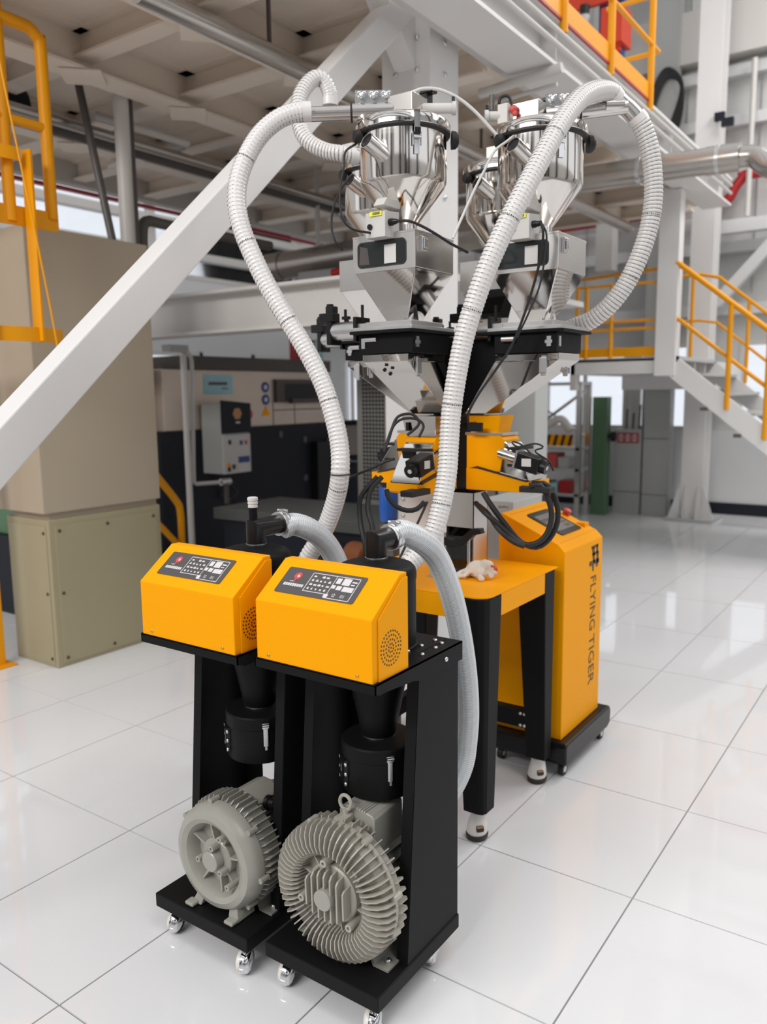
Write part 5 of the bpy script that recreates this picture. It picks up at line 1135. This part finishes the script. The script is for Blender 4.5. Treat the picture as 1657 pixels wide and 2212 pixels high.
for z in (2.45, 2.12, 2.05): MB().cyl((-2.99, 7.5, z), (-2.22, 7.5, z), .013, n=10).build('rail', YRAIL, rl)
MB().cyl((-3.1, 7.9, 2.58), (-2.22, 7.55, 2.57), .016, n=10).build('top_rail', YRAIL, rl)
r2_ = thing('back_railing', 'yellow railing at the far side of the raised platform beside the column', 'railing', (-2.2, 8.9, 1.79))
MB().tube([(-2.60, 8.9, 2.66), (-2.22, 8.9, 2.66), (-2.05, 8.9, 2.62), (-1.0, 8.9, 1.75)], .018, 10).tube([(-2.60, 8.9, 2.2), (-2.22, 8.9, 2.2), (-2.05, 8.9, 2.17), (-1.0, 8.9, 1.30)], .015, 10).build('rail', YRAIL, r2_)
for x in (-2.6, -2.30): MB().cyl((x, 8.9, 1.79), (x, 8.9, 2.66), .018, n=10).build('post', YRAIL, r2_)
for x in (-1.75, -1.3): MB().cyl((x, 8.9, 1.55-(x+1.75)*.8), (x, 8.9, 2.38-(x+1.75)*.8), .018, n=10).build('post', YRAIL, r2_)
sr_ = thing('steel_stairs', 'white steel stairs descending to the right from the raised platform', 'stairs', (-1.6, 8, 0))
q0, q1 = Vector((-2.08, 7.5, 1.70)), Vector((-.12, 7.5, .12))
for y in (7.5, 8.9): MB().bar(q0+Vector((0, y-7.5, 0)), q1+Vector((0, y-7.5, 0)), .05, .17).build('stringer', WHT, sr_, 0)
for k in range(9):
    t = (k+.6)/9; p = q0.lerp(q1, t)
    MB().box(p.x-.13, 7.53, p.z+.02, p.x+.13, 8.87, p.z+.045).build('tread', LGRY, sr_, 0)
for k in (1, 2, 4): 
    p = q0.lerp(q1, k*.145); MB().box(p.x-.03, 7.46, p.z-.16, p.x+.03, 7.5, p.z-.13).build('tread_clip', PIPD, sr_, 0)
hr_ = thing('stair_handrail', 'yellow handrail on posts along the near side of the stairs', 'handrail', (-1.5, 7.48, 1.2))
up = Vector((0, -.02, .84)); dv = (q1-q0)
MB().tube([q0+up+Vector((0, 0, .06)), q1+up+Vector((0, 0, .06))], .024, 12).build('top_rail', YRAIL, hr_)
MB().tube([q0+up*.52, q1+up*.52], .018, 10).build('mid_rail', YRAIL, hr_)
for t in (.24, .40, .62, .9):
    p = q0+dv*t; MB().cyl(p+Vector((0, -.03, .0)), p+Vector((0, -.03, .88)), .022, n=10).build('post', YRAIL, hr_)

mr = thing('mezzanine_railing', 'yellow railing with broad toe board on the upper mezzanine edge at the top right', 'railing', (-1.87, 5, 3.45))
MB().box(-1.885, 2.6, 3.472, -1.872, 5.93, 3.577).build('toe_board', YRAIL, mr, 0)
MB().box(-1.89, 2.6, 3.458, -1.868, 5.93, 3.472).build('red_edge', RED, mr, 0)
for y in (3.6, 4.40, 5.13, 5.91): MB().cyl((-1.868, y, 3.40), (-1.868, y, 4.6), .023, n=12).build('post', YRAIL, mr)
for z in (3.825, 4.20): MB().cyl((-1.868, 2.6, z), (-1.868, 6.06, z), .016, n=10).build('rail', YRAIL, mr)
MB().tube([(-1.868, 6.06, 3.825), (-2.25, 6.07, 3.825)], .016, 10).build('rail', YRAIL, mr)
MB().tube([(-1.868, 6.06, 4.20), (-2.25, 6.07, 4.20)], .016, 10).build('rail', YRAIL, mr)
li = thing('goods_lift', 'red and blue lifting frame above the mezzanine railing at the top right', 'lift', (-3.4, 8.8, 3.56))
for x, y in ((-3.70, 8.8), (-3.34, 8.95), (-3.12, 8.8)): MB().box(x-.045, y-.045, 3.55, x+.045, y+.045, 6.2).build('blue_post', BLUE, li, 0)
for z in (4.95, 5.45, 5.85): MB().box(-3.65, 8.70, z, -3.08, 8.76, z+.14).build('red_crossbeam', ORG, li, 0)
MB().box(-3.52, 8.71, 4.7, -3.44, 8.75, 6.2).box(-3.25, 8.6, 5.0, -3.03, 8.9, 5.35).build('red_bracket', ORG, li, 0)
MB().cyl((-3.45, 8.66, 5.15), (-3.45, 8.66, 5.35), .06, n=14).build('lift_motor', LGRY, li); MB().cyl((-3.45, 8.66, 5.35), (-3.45, 8.66, 5.45), .05, n=14).build('motor_cap', DARK, li)
bp_ = thing('insulated_pipe', 'wide metal-clad pipe running across to the right wall', 'pipe', (-2, 6, 3.0))
MB().cyl((-4.6, 6.0, 3.10), (-1.28, 6.0, 3.02), .088, n=24).build('pipe_run', PIPE, bp_)
MB().cyl((-1.50, 6.0, 3.025), (-1.28, 6.0, 3.02), .093, n=24).build('end_sleeve', PIPE, bp_)
MB().tube(spline([(-1.28, 6.0, 3.02), (-1.20, 6.0, 3.01), (-1.14, 5.98, 2.96), (-1.06, 5.93, 2.90), (-.85, 5.8, 2.85)], .03), .07, 16).build('pipe_elbow', PIPE, bp_)
for x in (-1.95, -1.42): MB().cyl((x-.012, 6.0, 3.033 if x < -1.6 else 3.023), (x+.012, 6.0, 3.033 if x < -1.6 else 3.023), .096, n=24).build('pipe_band', ZINC, bp_)
tag(MB().tube(spline([(-6.5, 10.1, 3.50), (-4.0, 10.1, 3.55), (-2.5, 10.1, 3.585), (-2.36, 10.1, 3.59), (-2.26, 10.1, 3.63), (-2.20, 10.1, 3.74), (-2.12, 10.1, 3.83), (-2.0, 10.1, 3.86), (-.5, 10.1, 3.86)], .04), .055, 14).build('red_wall_pipe', RED, None), 'red pipe along the back wall with an S-bend at the right', 'pipe')
tag(MB().cyl((-2.05, 10.05, 3.4), (-2.05, 10.05, 5.05), .03, n=10).build('pale_riser', LGR2, None), 'thin pale vertical pipe on the back wall right of the big column', 'pipe')
ck = thing('cable_coil', 'coil of dark cables on the upper wall left of the big column', 'cables', (-3.0, 9.9, 4.8))
for q in range(4): MB().tube(spline([(-3.15, 9.84, 4.25+.1*q), (-3.05, 9.84, 4.75+.06*q), (-2.92, 9.84, 4.98+.03*q), (-2.76, 9.84, 4.85), (-2.80-.03*q, 9.84, 4.4), (-3.1, 9.84, 4.0-.02*q), (-3.3, 9.84, 3.85)], .03), .022, 8).build('cable_strand', RUB, ck)
tag(MB().box(-2.30, 9.44, 4.30, -2.20, 9.50, 4.38).box(-2.22, 9.40, 4.22, -2.10, 9.46, 4.30).build('wall_sensor', NAVY, None, 0), 'small dark device fixed to the big column at the upper right', 'sensor')
for x, y, m_, nm, lb in ((-3.36, -3.03, LGRY, 'duct_cabinet', 'grey upright cabinet with red sign under the raised platform'), (-3.01, -2.71, LGRY, 'tall_duct_cabinet', 'taller grey cabinet right of the one with the red sign')):
    t = thing(nm, lb, 'cabinet', ((x+y)/2, 9.8, 0)); top = 1.03 if nm == 'duct_cabinet' else 1.62
    MB().box(x, 9.7, .0, y, 9.89, top).build('cabinet_body', m_, t, 0, .006)
    for z in ((.27,) if top < 1.1 else (.25, .92)): MB().box(x-.002, 9.697, z, y+.002, 9.70, z+.008).build('panel_seam', PIPD, t, 0)
    if top < 1.1:
        MB().box(-3.32, 9.692, .865, -3.06, 9.70, .985).build('red_sign', RED, t, 0)
        for q in range(3):
            sg = MB(); xx = -3.305+.083*q
            sg.box(xx, 9.690, .89, xx+.06, 9.692, .902).box(xx, 9.690, .95, xx+.06, 9.692, .962).box(xx+.024, 9.690, .88, xx+.036, 9.692, .975).box(xx, 9.690, .915, xx+.012, 9.692, .94).box(xx+.046, 9.690, .915, xx+.058, 9.692, .94)
            sg.build('sign_character', PRINT, t, 0)
        for q in range(6): MB().cyl((-3.29+.04*q, 9.8, 1.03), (-3.29+.04*q, 9.82, 1.22+.05*(q % 3)), .012, n=8).build('cable_stub', PIPD if q % 2 else LGR2, t)
gp_ = tag(MB().box(-3.55, 9.45, .0, -3.37, 9.6, 1.42).build('green_pillar', GRN, None, 0, .006), 'green steel pillar between rack and grey cabinets', 'pillar')
tag(MB().cyl((-3.375, 9.52, .95), (-3.33, 9.52, .95), .02, n=10).cyl((-3.33, 9.52, .95), (-3.29, 9.52, .95), .06, n=14).build('pillar_handwheel', DARK, None), 'dark round valve handle beside the green pillar', 'valve')
rk = thing('storage_rack', 'steel rack with shelves and hazard-striped board behind the yellow cabinet', 'rack', (-3.95, 9.3, 0))
for x, y in ((-3.58, 9.1), (-4.45, 9.1), (-3.58, 9.4), (-4.45, 9.4)): MB().box(x-.03, y-.02, .0, x+.03, y+.02, 1.60).build('rack_post', SSB, rk, 0)
for z in (.25, .55, .80, 1.56): MB().box(-4.47, 9.08, z, -3.56, 9.42, z+.035).build('rack_shelf', LGRY, rk, 0)
MB().box(-4.47, 9.07, .85, -3.64, 9.08, .985).build('hazard_board', YEL, rk, 0)
for q in range(9):
    x = -4.44+.092*q; MB().pry([(x, .852), (x+.038, .852), (x+.072, .983), (x+.034, .983)], 9.066, 9.07).build('hazard_stripe', DARK, rk, 0)
rnd = random.Random(11)
cols = [PAPER, PRED, LGRY, BRN, CYAN, RED, LGR2, PIPD]
n_ = 0
for z in (.285, .585):
    x = -4.40; q_ = 0
    while x < -3.68:
        ww, hh = rnd.uniform(.09, .16), rnd.uniform(.05, .17); n_ += 1
        b = MB().box(x, 9.1, z, x+ww, 9.36, z+hh).box(x-.002, 9.098, z+hh*.7, x+ww+.002, 9.362, z+hh+.006).build('storage_box', cols[n_ % 8], None, 0, .004)
        tag(b, '%s stored box, %s from the left on the %s shelf of the steel rack' % (('red-orange', 'light grey', 'dark brown', 'pale blue', 'deep red', 'warm white', 'charcoal', 'off-white')[(n_-1) % 8], ('first', 'second', 'third', 'fourth', 'fifth', 'sixth', 'seventh')[q_], 'lowest' if z < .4 else 'second'), 'box', 'boxes on the steel rack'); x += ww+.02; q_ += 1
MB().bar((-3.62, 9.4, 1.5), (-4.4, 9.4, .95), .03, .03).bar((-3.62, 9.4, .95), (-4.4, 9.4, 1.45), .02, .02).build('rack_brace', SSB, rk, 0)
tag(MB().tube(spline([(-4.35, 9.2, 1.0), (-4.2, 9.2, 1.12), (-4.05, 9.2, 1.08), (-3.85, 9.2, 1.16), (-3.72, 9.2, 1.02)], .02), .05, 10).build('wrapped_bundle', PAPER, None), 'pale wrapped bundle on the shelf above the hazard stripes', 'bundle')
